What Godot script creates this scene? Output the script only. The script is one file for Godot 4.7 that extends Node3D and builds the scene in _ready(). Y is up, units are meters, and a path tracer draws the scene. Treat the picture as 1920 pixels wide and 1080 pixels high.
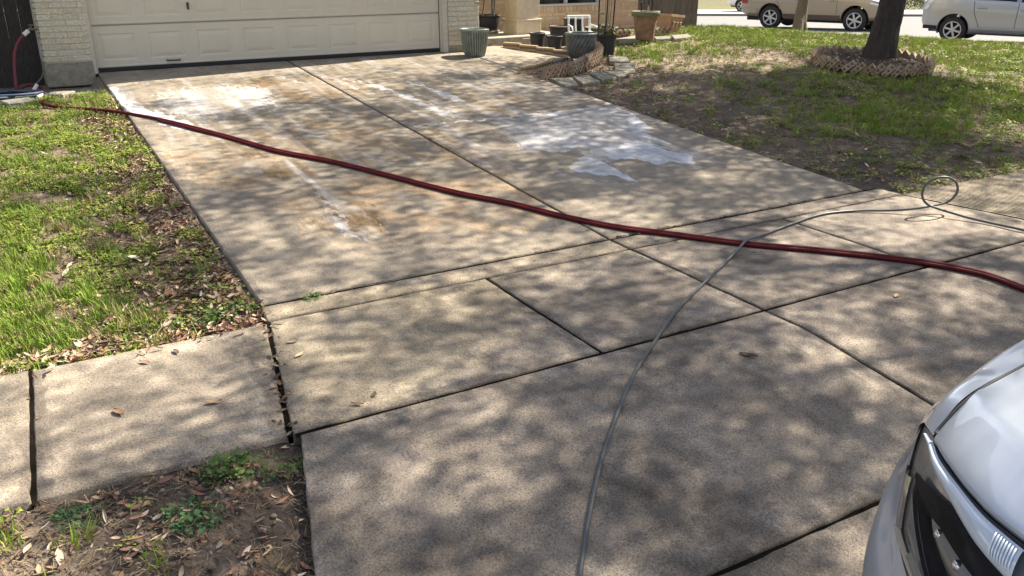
extends Node3D
# A concrete driveway half washed, with hoses across it, seen from the kerb. x runs along the garage, -z towards the house.

const SUN := Vector3(-0.9, -1.0, 0.113)      # the way the sunlight travels
var rng := RandomNumberGenerator.new()
var taken := {}
var M := {}
var n_soft := FastNoiseLite.new()
var n_fine := FastNoiseLite.new()

func _ready() -> void:
	rng.seed = 77
	var cam := Camera3D.new()
	cam.name = "camera"
	cam.transform = Transform3D(Basis(Vector3(0.866265, -0.003755, 0.499571), Vector3(0.18229, 0.933402, -0.309079), Vector3(-0.46514, 0.358812, 0.809258)), Vector3(-3.55825, 1.90290, 4.78743))
	cam.fov = 36.7577
	cam.near = 0.05
	cam.far = 900.0
	add_child(cam)
	cam.current = true
	var env := Environment.new()
	env.background_mode = Environment.BG_SKY
	env.tonemap_mode = Environment.TONE_MAPPER_LINEAR
	env.tonemap_exposure = 3.05
	env.sdfgi_enabled = true
	env.ssao_enabled = true
	env.ssil_enabled = true
	var sky_mat := ProceduralSkyMaterial.new()
	sky_mat.sky_top_color = Color(0.43, 0.53, 0.74)
	sky_mat.sky_horizon_color = Color(0.84, 0.84, 0.84)
	sky_mat.sky_curve = 0.16
	sky_mat.ground_bottom_color = Color(0.30, 0.29, 0.26)
	sky_mat.ground_horizon_color = Color(0.62, 0.66, 0.70)
	sky_mat.sky_energy_multiplier = 0.54
	sky_mat.sky_cover = cloud_cover()
	sky_mat.sky_cover_modulate = Color(1, 1, 1, 0.8)
	var sky := Sky.new()
	sky.sky_material = sky_mat
	env.sky = sky
	var we := WorldEnvironment.new()
	we.name = "world_environment"
	we.environment = env
	add_child(we)
	var sun := DirectionalLight3D.new()
	sun.name = "sun"
	sun.light_energy = 1.6
	sun.light_color = Color(1.0, 0.955, 0.885)
	sun.light_angular_distance = 0.53
	sun.shadow_enabled = true
	add_child(sun)
	sun.look_at_from_position(Vector3.ZERO, SUN, Vector3.UP)
	n_soft.seed = 5
	n_soft.frequency = 0.9
	n_soft.fractal_octaves = 4
	n_fine.seed = 9
	n_fine.frequency = 5.0
	n_fine.fractal_octaves = 3
	materials()
	build_ground()
	build_slabs()
	build_house()
	build_fences()
	build_street()
	build_trees()
	build_pots()
	build_edging()
	build_hoses()
	build_cars()
	build_truck()
	build_plants()

# ------------------------------------------------------------------ helpers
func lin(r: float, g: float, b: float) -> Color:
	return Color(r, g, b).linear_to_srgb()

func mat(c: Color, rough := 0.8, metal := 0.0, spec := 0.5) -> StandardMaterial3D:
	var m := StandardMaterial3D.new()
	m.albedo_color = c.linear_to_srgb()
	m.roughness = rough
	m.metallic = metal
	m.metallic_specular = spec
	return m

func numbered(n: String) -> String:
	if not taken.has(n):
		taken[n] = 0
		return n
	taken[n] += 1
	return "%s_%03d" % [n, taken[n]]

func tag(o: Node, label: String, category: String, group := "") -> void:
	o.set_meta("label", label)
	o.set_meta("category", category)
	if group != "":
		o.set_meta("group", group)

func thing(called: String, label: String, category: String, at := Vector3.ZERO, turn := 0.0, group := "") -> Node3D:
	var o := Node3D.new()
	o.name = numbered(called)
	add_child(o)
	o.position = at
	o.rotation.y = turn
	tag(o, label, category, group)
	return o

func put(called: String, mesh: Mesh, m: Material, parent: Node = null, at := Vector3.ZERO) -> MeshInstance3D:
	var o := MeshInstance3D.new()
	o.mesh = mesh
	o.material_override = m
	o.position = at
	if parent == null:
		o.name = numbered(called)
		add_child(o)
	else:
		o.name = called
		parent.add_child(o, true)
	return o

func begin(smooth := true) -> SurfaceTool:
	var st := SurfaceTool.new()
	st.begin(Mesh.PRIMITIVE_TRIANGLES)
	st.set_smooth_group(0 if smooth else -1)
	return st

func done(st: SurfaceTool) -> ArrayMesh:
	st.generate_normals()
	st.index()
	return st.commit()

func tri(st: SurfaceTool, a: Vector3, b: Vector3, c: Vector3) -> void:
	st.add_vertex(a)
	st.add_vertex(b)
	st.add_vertex(c)

func quad(st: SurfaceTool, a: Vector3, b: Vector3, c: Vector3, d: Vector3) -> void:
	tri(st, a, b, c)
	tri(st, a, c, d)

# rows of points, all of one length, joined into a sheet
func loft(st: SurfaceTool, rows: Array, closed := false, flip := false) -> void:
	for i in rows.size() - 1:
		var a: PackedVector3Array = rows[i]
		var b: PackedVector3Array = rows[i + 1]
		var n := a.size()
		for j in (n if closed else n - 1):
			var k := (j + 1) % n
			if flip:
				quad(st, a[j], b[j], b[k], a[k])
			else:
				quad(st, a[j], a[k], b[k], b[j])

func box(st: SurfaceTool, c: Vector3, s: Vector3, t := Transform3D(), bev := 0.0) -> void:
	# chamfered box
	var h := s * 0.5
	var e := minf(bev, minf(h.x, minf(h.y, h.z)) * 0.9)
	var axes := [Vector3.RIGHT, Vector3.UP, Vector3.BACK]
	for a in 3:
		for sg in [-1.0, 1.0]:
			var n: Vector3 = axes[a] * sg
			var u: Vector3 = axes[(a + 1) % 3]
			var v: Vector3 = axes[(a + 2) % 3]
			var hu := h[(a + 1) % 3] - e
			var hv := h[(a + 2) % 3] - e
			var o: Vector3 = n * h[a]
			var p := [o - u * hu - v * hv, o + u * hu - v * hv, o + u * hu + v * hv, o - u * hu + v * hv]
			if sg > 0:
				quad(st, t * (c + p[0]), t * (c + p[3]), t * (c + p[2]), t * (c + p[1]))
			else:
				quad(st, t * (c + p[0]), t * (c + p[1]), t * (c + p[2]), t * (c + p[3]))
	if e <= 0.0:
		return
	for a in 3:
		var b := (a + 1) % 3
		var k := (a + 2) % 3
		for s1 in [-1.0, 1.0]:
			for s2 in [-1.0, 1.0]:
				var q := []
				for w in [[-1.0, 0], [1.0, 0], [1.0, 1], [-1.0, 1]]:
					var x := Vector3.ZERO
					x[a] = w[0] * (h[a] - e)
					x[b] = s1 * (h[b] if w[1] == 0 else h[b] - e)
					x[k] = s2 * (h[k] - e if w[1] == 0 else h[k])
					q.append(t * (c + x))
				if s1 * s2 > 0:
					quad(st, q[0], q[3], q[2], q[1])
				else:
					quad(st, q[0], q[1], q[2], q[3])
	for sx in [-1.0, 1.0]:
		for sy in [-1.0, 1.0]:
			for sz in [-1.0, 1.0]:
				var A: Vector3 = t * (c + Vector3(sx * h.x, sy * (h.y - e), sz * (h.z - e)))
				var B: Vector3 = t * (c + Vector3(sx * (h.x - e), sy * h.y, sz * (h.z - e)))
				var C: Vector3 = t * (c + Vector3(sx * (h.x - e), sy * (h.y - e), sz * h.z))
				if sx * sy * sz > 0:
					tri(st, A, C, B)
				else:
					tri(st, A, B, C)

func box_mesh(s: Vector3, bev := 0.0, c := Vector3.ZERO) -> ArrayMesh:
	var st := begin(false)
	box(st, c, s, Transform3D(), bev)
	return done(st)

func smooth_path(p: Array, step := 0.05) -> PackedVector3Array:
	var c := Curve3D.new()
	c.bake_interval = step
	for i in p.size():
		var a: Vector3 = p[maxi(i - 1, 0)]
		var b: Vector3 = p[mini(i + 1, p.size() - 1)]
		var q: Vector3 = p[i]
		var d := (b - a).normalized()
		c.add_point(q, -d * (q - a).length() / 3.0, d * (b - q).length() / 3.0)
	return c.get_baked_points()

func tube(st: SurfaceTool, p: PackedVector3Array, r: float, seg := 8, r_end := -1.0) -> void:
	var rows := []
	var up := Vector3.UP
	for i in p.size():
		var d := (p[mini(i + 1, p.size() - 1)] - p[maxi(i - 1, 0)]).normalized()
		if absf(d.dot(up)) > 0.95:
			up = Vector3.RIGHT if absf(d.x) < 0.8 else Vector3.BACK
		var x := d.cross(up).normalized()
		var y := x.cross(d)
		up = y
		var rr := r if r_end < 0 else lerpf(r, r_end, float(i) / (p.size() - 1))
		var row := PackedVector3Array()
		for k in seg:
			var a := TAU * k / seg
			row.append(p[i] + (x * cos(a) + y * sin(a)) * rr)
		rows.append(row)
	loft(st, rows, true)
	for e in [0, rows.size() - 1]:
		for k in range(1, seg - 1):
			if e == 0:
				tri(st, rows[e][0], rows[e][k], rows[e][k + 1])
			else:
				tri(st, rows[e][0], rows[e][k + 1], rows[e][k])

func tube_mesh(p: Array, r: float, seg := 8, step := 0.05, r_end := -1.0) -> ArrayMesh:
	var st := begin()
	tube(st, smooth_path(p, step), r, seg, r_end)
	return done(st)

# profile of (radius, height), turned about y; ribs > 0 press flutes into the side, twist winds them
func lathe(prof: Array, seg := 32, ribs := 0, depth := 0.0, twist := 0.0, square := 0.0) -> ArrayMesh:
	var st := begin()
	var rows := []
	var tones := []
	var y0: float = prof[0].y
	for i in prof.size():
		var row := PackedVector3Array()
		var tone := PackedColorArray()
		for k in seg:
			var a := TAU * k / seg
			var r: float = prof[i].x
			var c := 1.0
			if ribs > 0 and i > 0 and i < prof.size() - 8:
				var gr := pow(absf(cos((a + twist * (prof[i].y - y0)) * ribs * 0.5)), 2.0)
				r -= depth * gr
				c = lerpf(1.25, 0.32, gr)      # darker in the flutes, paler on the ridges
			if square > 0.0:
				var s: float = 1.0 / pow(pow(absf(cos(a)), 5.0) + pow(absf(sin(a)), 5.0), 0.2)
				r *= lerpf(1.0, s * 0.93, square)
			row.append(Vector3(cos(a) * r, prof[i].y, sin(a) * r))
			tone.append(Color(c, c, c))
		rows.append(row)
		tones.append(tone)
	for i in rows.size() - 1:
		for j in seg:
			var k := (j + 1) % seg
			for e in [[i, j], [i, k], [i + 1, k], [i, j], [i + 1, k], [i + 1, j]]:
				st.set_color(tones[e[0]][e[1]])
				st.add_vertex(rows[e[0]][e[1]])
	return done(st)

func scatter(called: String, mesh: Mesh, m: Material, ts: Array, cs: Array, parent: Node = null, kind := "stuff") -> MultiMeshInstance3D:
	var mm := MultiMesh.new()
	mm.transform_format = MultiMesh.TRANSFORM_3D
	mm.use_colors = true
	mm.mesh = mesh
	mm.instance_count = ts.size()
	for i in ts.size():
		mm.set_instance_transform(i, ts[i])
		mm.set_instance_color(i, cs[i])
	var o := MultiMeshInstance3D.new()
	o.multimesh = mm
	o.material_override = m
	o.set_meta("kind", kind)
	if parent == null:
		o.name = numbered(called)
		add_child(o)
	else:
		o.name = called
		parent.add_child(o, true)
	return o

# ------------------------------------------------------------------ heights
func pave(z: float) -> float:
	if z < 0.0:
		return -0.06505 * z
	if z < 1.8285:
		return -0.00502 * z
	return -0.00917 - 0.11842 * (z - 1.8285)

func beyond(x: float, z: float) -> float:     # metres past the crest of the yard, towards the side street
	return (x - 8.9) * 0.663 - (z + 9.1) * 0.749 + 0.35

func street_y(x: float, z: float) -> float:
	var u := (x + 3.56) * 0.498 - (z - 4.79) * 0.867
	return -0.2 - 0.031 * (maxf(u, 12.0) - 23.0)

func land(x: float, z: float) -> float:
	var y := pave(maxf(z, -11.0))
	if z > 3.45:
		y = -0.36
	elif x < -2.5:
		y -= 0.05 if z < 0.25 else 0.03
		if z < -6.5:
			y -= 0.10 * smoothstep(-6.5, -7.2, z)
	else:
		y -= 0.03
	if on_concrete(x - 0.06, z) and on_concrete(x + 0.06, z) and on_concrete(x, z - 0.06) and on_concrete(x, z + 0.06):
		y -= 0.06
	if z > 1.5 and z < 3.45 and x < -2.5:
		y = minf(-0.022 - 0.075 * (z - 1.5), pave(z) - 0.03)
		if x > -2.86 - 0.24 * (z - 1.5):
			y -= 0.035
	if z > 1.5 and z < 3.45 and x > 4.2:
		y = -0.05 - 0.06 * (z - 1.5)
	var s := beyond(x, z)
	if s > 0.0:
		y = maxf(y - 0.25 * s, street_y(x, z) - 0.12)
	return y

func bumps(x: float, z: float) -> float:
	var s := beyond(x, z)
	if z > 3.3 or s > 1.0:
		return 0.0
	var k := 1.0
	if x > -4.1 and x < 4.2 and z > -8.0:
		k = 0.35
	return k * (n_soft.get_noise_2d(x, z) * 0.035) + n_fine.get_noise_2d(x, z) * 0.012

# inverse-distance look-up among spots of (x, z, values ...)
func near(spots: Array, x: float, z: float, n: int) -> Array:
	var out := []
	out.resize(n)
	out.fill(0.0)
	var total := 0.0
	for s in spots:
		var dx: float = s[0] - x
		var dz: float = s[1] - z
		var w := dx * dx + dz * dz + 0.01
		w = 1.0 / (w * w)
		total += w
		for k in n:
			out[k] += w * s[2 + k]
	for k in n:
		out[k] /= total
	return out

func cloud_cover() -> ImageTexture:
	var w := 512
	var h := 256
	var nz := FastNoiseLite.new()
	nz.seed = 3
	nz.frequency = 1.6
	nz.fractal_octaves = 5
	var im := Image.create(w, h, false, Image.FORMAT_RGBA8)
	for j in h:
		var el := PI * (0.5 - (j + 0.5) / h)
		for i in w:
			var az := TAU * (i + 0.5) / w
			var d := Vector3(cos(az) * cos(el), sin(el), sin(az) * cos(el))
			var v := nz.get_noise_3d(d.x, d.y * 2.2, d.z) * 0.5 + 0.5
			var a := smoothstep(0.44, 0.66, v)
			im.set_pixel(i, j, Color(1, 1, 1, a * smoothstep(-0.05, 0.1, d.y)))
	return ImageTexture.create_from_image(im)

# spots read off the place: x, z, then how much shade / weeds, grass, fallen leaves
const SHADE := [[-2.3,-6.2,0.2],[-1.2,-5.7,0.1],[0.2,-5.8,0.2],[-0.5,-4.5,1.6],[-0.0,-4.2,1.2],[-1.0,-4.4,1.6],[1.6,-6.5,0.8],[1.9,-5.5,1],[2.2,-4.7,1.3],[0.8,-4.9,1.2],[1.2,-4.1,1.2],[0.9,-6.7,0.3],[2.0,-3.8,1.5],[-2.2,-3.8,0.1],[-1.4,-2.9,0.3],[-2.0,-2.3,1.4],[-2.4,-1.5,1.3],[-1.8,-0.9,0.9],[-2.4,-0.4,1.2],[-2.4,-2.8,1.2],[-1.3,-1.2,1],[-0.3,-1.8,1.4],[-0.7,-2.7,1.4],[-1.0,-0.6,0.7],[0.6,-2.0,1.6],[1.3,-1.7,2],[1.4,-1.0,2.2],[2.0,-0.7,2.2],[-0.0,-1.0,0.6],[0.2,-0.5,0.7],[-1.1,0.1,0.7],[-2.3,0.2,0.1],[-2.4,0.7,0.2],[-2.1,0.7,1.3],[-1.7,0.7,1.2],[-2.5,1.2,0.4],[-2.0,1.2,0.6],[-1.6,1.1,1.6],[-1.1,0.7,1.2],[-0.5,0.4,0.9],[-0.7,1.3,1.9],[0.1,0.8,0.9],[1.5,0.4,0.8],[0.7,1.1,1.2],[0.6,1.6,1.8],[2.5,1.0,0.3],[2.2,0.9,0.15],[2.0,0.75,0.3],[2.9,0.6,0.3],[3.7,0.5,0.3],[2.1,1.7,1.6],[-1.2,1.9,2],[-2.0,1.8,1.2],[-2.5,1.8,1.6],[-2.8,2.2,2],[-2.3,2.3,1.8],[-1.7,2.2,1.8],[-2.1,2.7,2],[-0.6,2.0,1.8],[-1.2,2.6,2.1],[-0.1,2.3,1.6],[0.5,2.3,2],[-1.3,3.0,2.2],[1.2,2.0,2],[-2.9,-3.5,0],[-3.5,-1.6,0],[-3.4,-4.8,0],[-2.8,-1.4,1],[-2.5,-0.6,1.1],[-2.8,-2.2,0.8],[-3.5,-0.2,0],[-2.9,0.2,0.1],[-2.7,-0.0,0.3],[-3.8,-0.4,0],[-3.4,0.5,0],[-3.2,1.0,0.2],[-2.9,1.0,1.6],[-2.9,1.3,1.8],[-3.2,1.3,1.2],[-3.6,1.2,0],[-3.7,1.1,0],[-3.1,1.7,2],[-3.0,2.0,2.2],[-3.4,1.7,1.3],[-3.5,1.8,1.2],[-3.8,1.7,0.2],[-3.8,1.9,0.1],[-3.3,2.1,0.6],[-3.0,2.3,2],[2.1,-2.9,2],[2.9,-2.8,1.4],[2.7,-1.4,2.2],[4.1,-2.0,2],[3.7,-1.0,2],[4.0,-4.3,0.9],[5.8,-5.8,0.1],[7.1,-5.4,0.1],[5.4,-4.2,1.5],[5.5,-3.4,2.2],[5.4,-2.4,2.4],[5.5,-1.7,2.2],[4.8,-0.5,1.4],[4.8,-0.1,0.6],[7.7,-2.1,0.3],[6.1,-1.5,0.8],[7.2,-3.0,2.2],[8.5,-4.4,2],[8.9,-6.5,0],[10.6,-4.1,0],[8.4,-7.3,0],[6.5,-7.3,0],[5.0,-6.1,0.2],[3.2,-5.0,0.8],[3.7,-6.1,0.5],[7.3,-9.1,0.1],[3.7,-7.1,0.2],[3.1,-6.9,0.4],[6.2,-0.9,0.1],[3.7,-0.4,1.2],[3.1,-0.6,1.6]]
const VEG := [[3.3,-6.2,0,0,.1],[4.2,-7.2,0,0,.1],[4.8,-7.8,0,0,.1],[3.0,-5.5,0,0,.15],[5.3,-8.3,0,.1,.1],[5.9,-7.65,.1,.05,.1],[6.7,-7.65,.1,.1,0],[6.3,-7.35,.25,.2,.05],[7.1,-7.7,.1,.25,0],[4.9,-6.9,.05,.05,.1],[3.9,-6.0,0,0,.1],[-3.4,-4.8,.9,.2,.1],[-3.1,-3.6,.9,.2,.1],[-2.7,-3.1,.35,.05,.6],[-2.75,-1.9,.2,.04,.8],[-3.4,-2.2,.6,.25,.3],[-3.25,-1.3,.45,.3,.45],[-3.5,-0.6,.2,1,.1],[-3.3,-0.3,.2,1,.1],[-3.7,-0.1,.1,1,.2],[-3.2,0.1,.2,.5,.5],[-2.8,-1.0,.35,.04,.8],[-2.7,-0.5,.2,.02,.9],[-2.7,-0.1,.25,.02,1],[-2.9,0.0,.3,.04,1],[-3.05,-0.4,.25,.12,.8],[-3.0,-1.5,.35,.1,.6],[-3.0,-2.6,.5,.1,.5],[-2.95,-0.8,.3,.05,.8],[-3.4,-3.0,.6,.15,.35],[-3.5,0.2,.1,.5,.9],[-2.6,0.1,.1,0,1],[-2.7,-5.2,.35,.05,.7],[-3.0,-5.6,.6,.2,.2],[-3.7,-1.4,.3,.9,.1],[-3.7,1.6,.01,0,.8],[-3.3,1.6,.0,0,.9],[-2.9,1.8,.0,0,.5],[-3.2,2.0,.0,0,.5],[-2.9,2.1,0,.0,.2],[-3.7,1.9,.03,.08,.7],[-3.5,2.0,.01,.03,.6],[-3.8,1.7,.03,.04,.8],[-4.4,1.9,.2,.3,.5],[2.1,-2.9,.1,0,.8],[2.9,-3.4,.08,0,.8],[3.4,-1.9,.15,.02,.7],[3.4,-3.3,.06,0,.6],[4.3,-4.6,.06,0,.45],[5.8,-5.8,.05,.05,.0],[7.3,-5.6,.05,.05,0],[5.4,-4.2,.45,.06,.1],[6.3,-4.0,.5,.15,.1],[2.75,-1.4,.2,.02,.7],[4.1,-2.0,.35,.10,.3],[3.1,-2.4,.10,.0,.75],[4.0,-2.9,.2,.03,.45],[4.4,-3.7,.25,.03,.2],[4.9,-3.0,.35,.08,.2],[3.3,-4.2,.05,0,.8],[2.85,-4.4,.03,0,.85],[5.0,-5.0,.1,.02,.1],[3.7,-1.3,.35,.05,.5],[4.9,-2.0,.5,.7,.1],[5.3,-1.5,.4,.8,.1],[4.8,-0.5,.3,.1,.6],[4.2,-0.8,.25,.05,.5],[3.1,-0.5,.2,0,.9],[3.7,-0.4,.4,.1,.7],[5.5,-0.7,.3,.25,.4],[5.6,-0.2,.1,.1,.6],[7.7,-2.1,.6,.8,0],[10.6,-4.1,.5,1,0],[8.9,-6.5,.4,1,0],[8.9,-7.9,.3,1,0],[7.8,-7.5,.3,1,0],[6.3,-7.1,.2,.5,.1],[5.3,-6.6,.3,.5,.1],[6.6,-6.7,.3,.4,0],[8.5,-5.4,.4,.6,0],[5.4,-7.4,.1,.1,.1],[7.6,-2.9,.6,.4,.1],[5.4,-3.4,.7,.2,0],[4.1,-3.6,.25,.03,.3],[8.3,-4.2,.1,0,.4],[9.5,-5.6,.4,.7,0],[10.9,-5.8,.3,.8,0]]
const PAV := [[[2.79,-5.23],[3.12,-5.19],[2.91,-4.69],[2.70,-4.70]],[[3.15,-5.21],[3.42,-5.23],[3.32,-4.79],[3.01,-4.76]],[[3.48,-5.29],[3.75,-5.36],[3.71,-4.96],[3.38,-4.85]],[[3.77,-5.35],[4.01,-5.39],[4.02,-5.09],[3.73,-4.95]],[[4.05,-5.50],[4.37,-5.43],[4.20,-5.19],[4.01,-5.17]],[[4.31,-5.86],[4.64,-5.79],[4.40,-5.46],[4.09,-5.53]],[[4.69,-6.52],[4.86,-6.25],[4.65,-5.93],[4.33,-6.00]],[[5.71,-7.77],[6.27,-7.96],[6.40,-7.53],[5.61,-7.49]],[[6.59,-7.79],[6.93,-7.74],[6.71,-7.49],[6.43,-7.52]],[[6.99,-7.79],[7.43,-7.85],[7.28,-7.56],[6.79,-7.46]]]
# centre x, z, length, width, turn
const PIER_STONES := [[-2.78,-7.03,0.40,0.30,0.55],[-3.03,-6.79,0.26,0.30,0.9],[-3.45,-6.33,0.32,0.24,0.35]]

# ------------------------------------------------------------------ materials
func grey_noise(w: int, h: int, sd: int, freq: float, oct := 3, seamless := true, cellular := false) -> PackedByteArray:
	var n := FastNoiseLite.new()
	n.seed = sd
	n.frequency = freq
	n.noise_type = FastNoiseLite.TYPE_CELLULAR if cellular else FastNoiseLite.TYPE_SIMPLEX_SMOOTH
	n.fractal_octaves = oct
	var im := n.get_seamless_image(w, h) if seamless else n.get_image(w, h)
	im.convert(Image.FORMAT_L8)
	return im.get_data()

func image_of(w: int, h: int, b: PackedByteArray, rgb := true) -> ImageTexture:
	return ImageTexture.create_from_image(Image.create_from_data(w, h, false, Image.FORMAT_RGB8 if rgb else Image.FORMAT_L8, b))

# a tiling picture that runs between two linear colours, and its relief
func mottle(sd: int, freq: float, lo: Color, hi: Color, size := 256, contrast := 1.0) -> ImageTexture:
	var g := grey_noise(size, size, sd, freq, 4)
	var f := grey_noise(size, size, sd + 40, freq * 6.0, 2)
	var b := PackedByteArray()
	b.resize(size * size * 3)
	var a := lo.linear_to_srgb()
	var c := hi.linear_to_srgb()
	for i in size * size:
		var t := clampf((g[i] * 0.65 + f[i] * 0.35) / 255.0 * contrast + 0.5 - 0.5 * contrast, 0.0, 1.0)
		b[i * 3] = int(255.0 * lerpf(a.r, c.r, t))
		b[i * 3 + 1] = int(255.0 * lerpf(a.g, c.g, t))
		b[i * 3 + 2] = int(255.0 * lerpf(a.b, c.b, t))
	return image_of(size, size, b)

func textured(tex: Texture2D, scale: float, rough := 0.85, relief := 0.0, bump: Texture2D = null) -> StandardMaterial3D:
	var m := StandardMaterial3D.new()
	m.albedo_texture = tex
	m.uv1_triplanar = true
	m.uv1_world_triplanar = true
	m.uv1_scale = Vector3.ONE * scale
	m.roughness = rough
	if relief > 0.0:
		m.heightmap_enabled = true
		m.heightmap_scale = relief
		m.heightmap_texture = bump if bump else tex
	return m

func materials() -> void:
	var gb := grey_noise(512, 512, 31, 0.02, 5)
	M.bump = image_of(512, 512, gb, false)
	M.brick = []
	for c in [[0.60, 0.55, 0.43], [0.63, 0.58, 0.46], [0.56, 0.50, 0.38], [0.61, 0.54, 0.41], [0.58, 0.54, 0.44]]:
		var t := mottle(50 + M.brick.size(), 0.03, Color(c[0] * 0.74, c[1] * 0.72, c[2] * 0.7), Color(c[0] * 1.15, c[1] * 1.2, c[2] * 1.2), 256, 1.5)
		M.brick.append(textured(t, 3.1, 0.92, 0.5, M.bump))
	M.brick_lit = []  # same house brick, its colour raised and warmed for bounced light
	for c in [[0.70, 0.52, 0.35], [0.72, 0.58, 0.41], [0.66, 0.46, 0.32], [0.72, 0.61, 0.44]]:
		var t := mottle(60 + M.brick_lit.size(), 0.03, Color(c[0] * 0.65, c[1] * 0.62, c[2] * 0.6), Color(c[0] * 1.15, c[1] * 1.15, c[2] * 1.15), 256, 1.5)
		M.brick_lit.append(textured(t, 3.3, 0.92, 0.4, M.bump))
	M.mortar = textured(mottle(70, 0.04, Color(0.40, 0.37, 0.29), Color(0.54, 0.50, 0.40), 256), 4.0, 0.95, 0.4, M.bump)
	M.edge_brick = []
	for c in [[0.36, 0.26, 0.17], [0.41, 0.32, 0.22], [0.30, 0.20, 0.14], [0.45, 0.36, 0.26]]:
		var t := mottle(80 + M.edge_brick.size(), 0.03, Color(c[0] * 0.5, c[1] * 0.5, c[2] * 0.5), Color(c[0] * 1.15, c[1] * 1.15, c[2] * 1.15), 256, 1.6)
		M.edge_brick.append(textured(t, 4.0, 0.93, 0.3, M.bump))
	M.yellow_brick = textured(mottle(86, 0.03, Color(0.32, 0.23, 0.13), Color(0.50, 0.38, 0.24), 256), 4.0, 0.9)
	M.foundation = textured(mottle(71, 0.02, Color(0.20, 0.19, 0.14), Color(0.36, 0.33, 0.25), 256, 1.2), 1.7, 0.95, 0.8, M.bump)
	M.porch = textured(mottle(72, 0.02, Color(0.24, 0.22, 0.18), Color(0.42, 0.39, 0.32), 256, 1.4), 1.4, 0.9, 0.3, M.bump)
	M.door = textured(mottle(73, 0.012, Color(0.55, 0.515, 0.41), Color(0.61, 0.575, 0.465), 256), 0.7, 0.55)
	M.trim = textured(mottle(74, 0.03, Color(0.46, 0.42, 0.33), Color(0.62, 0.58, 0.48), 256), 1.8, 0.6)
	M.siding = textured(mottle(75, 0.02, Color(0.48, 0.43, 0.33), Color(0.56, 0.51, 0.41), 256), 1.0, 0.7)
	M.column = textured(mottle(79, 0.02, Color(0.58, 0.48, 0.33), Color(0.70, 0.60, 0.44), 256, 1.3), 1.6, 0.75, 0.25, M.bump)
	M.white_frame = mat(Color(0.55, 0.56, 0.55), 0.45)
	M.roofing = textured(mottle(76, 0.05, Color(0.07, 0.06, 0.05), Color(0.16, 0.14, 0.12), 256), 2.0, 0.95)
	M.glass_dark = mat(Color(0.012, 0.015, 0.018), 0.06)
	M.rubber = mat(Color(0.018, 0.018, 0.019), 0.7)
	M.old_wood = textured(mottle(77, 0.05, Color(0.018, 0.015, 0.013), Color(0.06, 0.052, 0.046), 256, 1.5), 1.0, 0.95, 0.6, M.bump)
	M.old_wood.uv1_scale = Vector3(7.0, 0.5, 7.0)
	M.grey_wood = []
	for k in 3:
		var gw := textured(mottle(90 + k, 0.04, Color(0.07, 0.058, 0.047) * (1.0 + 0.2 * k), Color(0.23, 0.19, 0.16) * (1.0 + 0.15 * k), 256, 1.5), 1.0, 0.95, 0.6, M.bump)
		gw.uv1_scale = Vector3(7.0, 0.5, 7.0)
		M.grey_wood.append(gw)
	M.steel = mat(Color(0.09, 0.09, 0.088), 0.6, 0.3)
	M.brass = mat(Color(0.2, 0.16, 0.09), 0.5, 0.8)
	M.white_plastic = mat(Color(0.62, 0.62, 0.59), 0.5)
	M.black_plastic = textured(mottle(92, 0.03, Color(0.014, 0.014, 0.017), Color(0.032, 0.032, 0.037), 128), 3.0, 0.6)
	M.stone = []
	for c in [[0.23, 0.215, 0.18], [0.28, 0.255, 0.205], [0.19, 0.185, 0.16]]:
		M.stone.append(textured(mottle(95 + M.stone.size(), 0.025, Color(c[0] * 0.6, c[1] * 0.6, c[2] * 0.58), Color(c[0] * 1.25, c[1] * 1.25, c[2] * 1.2), 256, 1.4), 2.3, 0.92, 0.6, M.bump))
	M.glaze = textured(mottle(98, 0.015, Color(0.12, 0.16, 0.13), Color(0.30, 0.32, 0.26), 256, 1.5), 2.2, 0.3)
	M.glaze_dark = textured(mottle(99, 0.015, Color(0.09, 0.105, 0.098), Color(0.21, 0.225, 0.205), 256, 1.5), 2.6, 0.3)
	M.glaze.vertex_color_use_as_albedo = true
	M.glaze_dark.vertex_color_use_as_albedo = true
	M.terracotta = textured(mottle(100, 0.012, Color(0.14, 0.082, 0.052), Color(0.30, 0.185, 0.115), 256, 1.7), 2.0, 0.85, 0.3, M.bump)
	M.mossy = textured(mottle(101, 0.02, Color(0.08, 0.095, 0.055), Color(0.19, 0.19, 0.12), 256, 1.4), 2.0, 0.8)
	M.pale_clay = textured(mottle(102, 0.02, Color(0.30, 0.19, 0.12), Color(0.48, 0.34, 0.22), 256, 1.4), 2.0, 0.9, 0.4, M.bump)
	M.soil = textured(mottle(103, 0.06, Color(0.025, 0.019, 0.013), Color(0.10, 0.075, 0.05), 256, 1.5), 3.0, 0.97, 0.8, M.bump)
	M.bark = textured(mottle(104, 0.05, Color(0.018, 0.014, 0.012), Color(0.085, 0.07, 0.06), 256, 1.7), 1.0, 0.95, 2.5)
	M.bark.uv1_scale = Vector3(5.5, 1.3, 5.5)
	M.pale_bark = textured(mottle(105, 0.05, Color(0.09, 0.07, 0.05), Color(0.26, 0.21, 0.16), 256, 1.5), 1.0, 0.95, 1.5)
	M.pale_bark.uv1_scale = Vector3(6.0, 2.0, 6.0)
	M.leaf = mat(Color(1, 1, 1), 0.65, 0.0, 0.3)
	M.leaf.vertex_color_use_as_albedo = true
	M.leaf.backlight_enabled = true
	M.leaf.backlight = Color(0.5, 0.5, 0.5)
	M.dry = mat(Color(1, 1, 1), 0.8)
	M.dry.vertex_color_use_as_albedo = true
	M.red_hose = mat(Color(0.085, 0.006, 0.008), 0.55, 0.0, 0.3)
	M.gray_hose = mat(Color(0.085, 0.092, 0.095), 0.42, 0.0, 0.4)
	M.blue_hose = mat(Color(0.055, 0.075, 0.12), 0.6)
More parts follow.
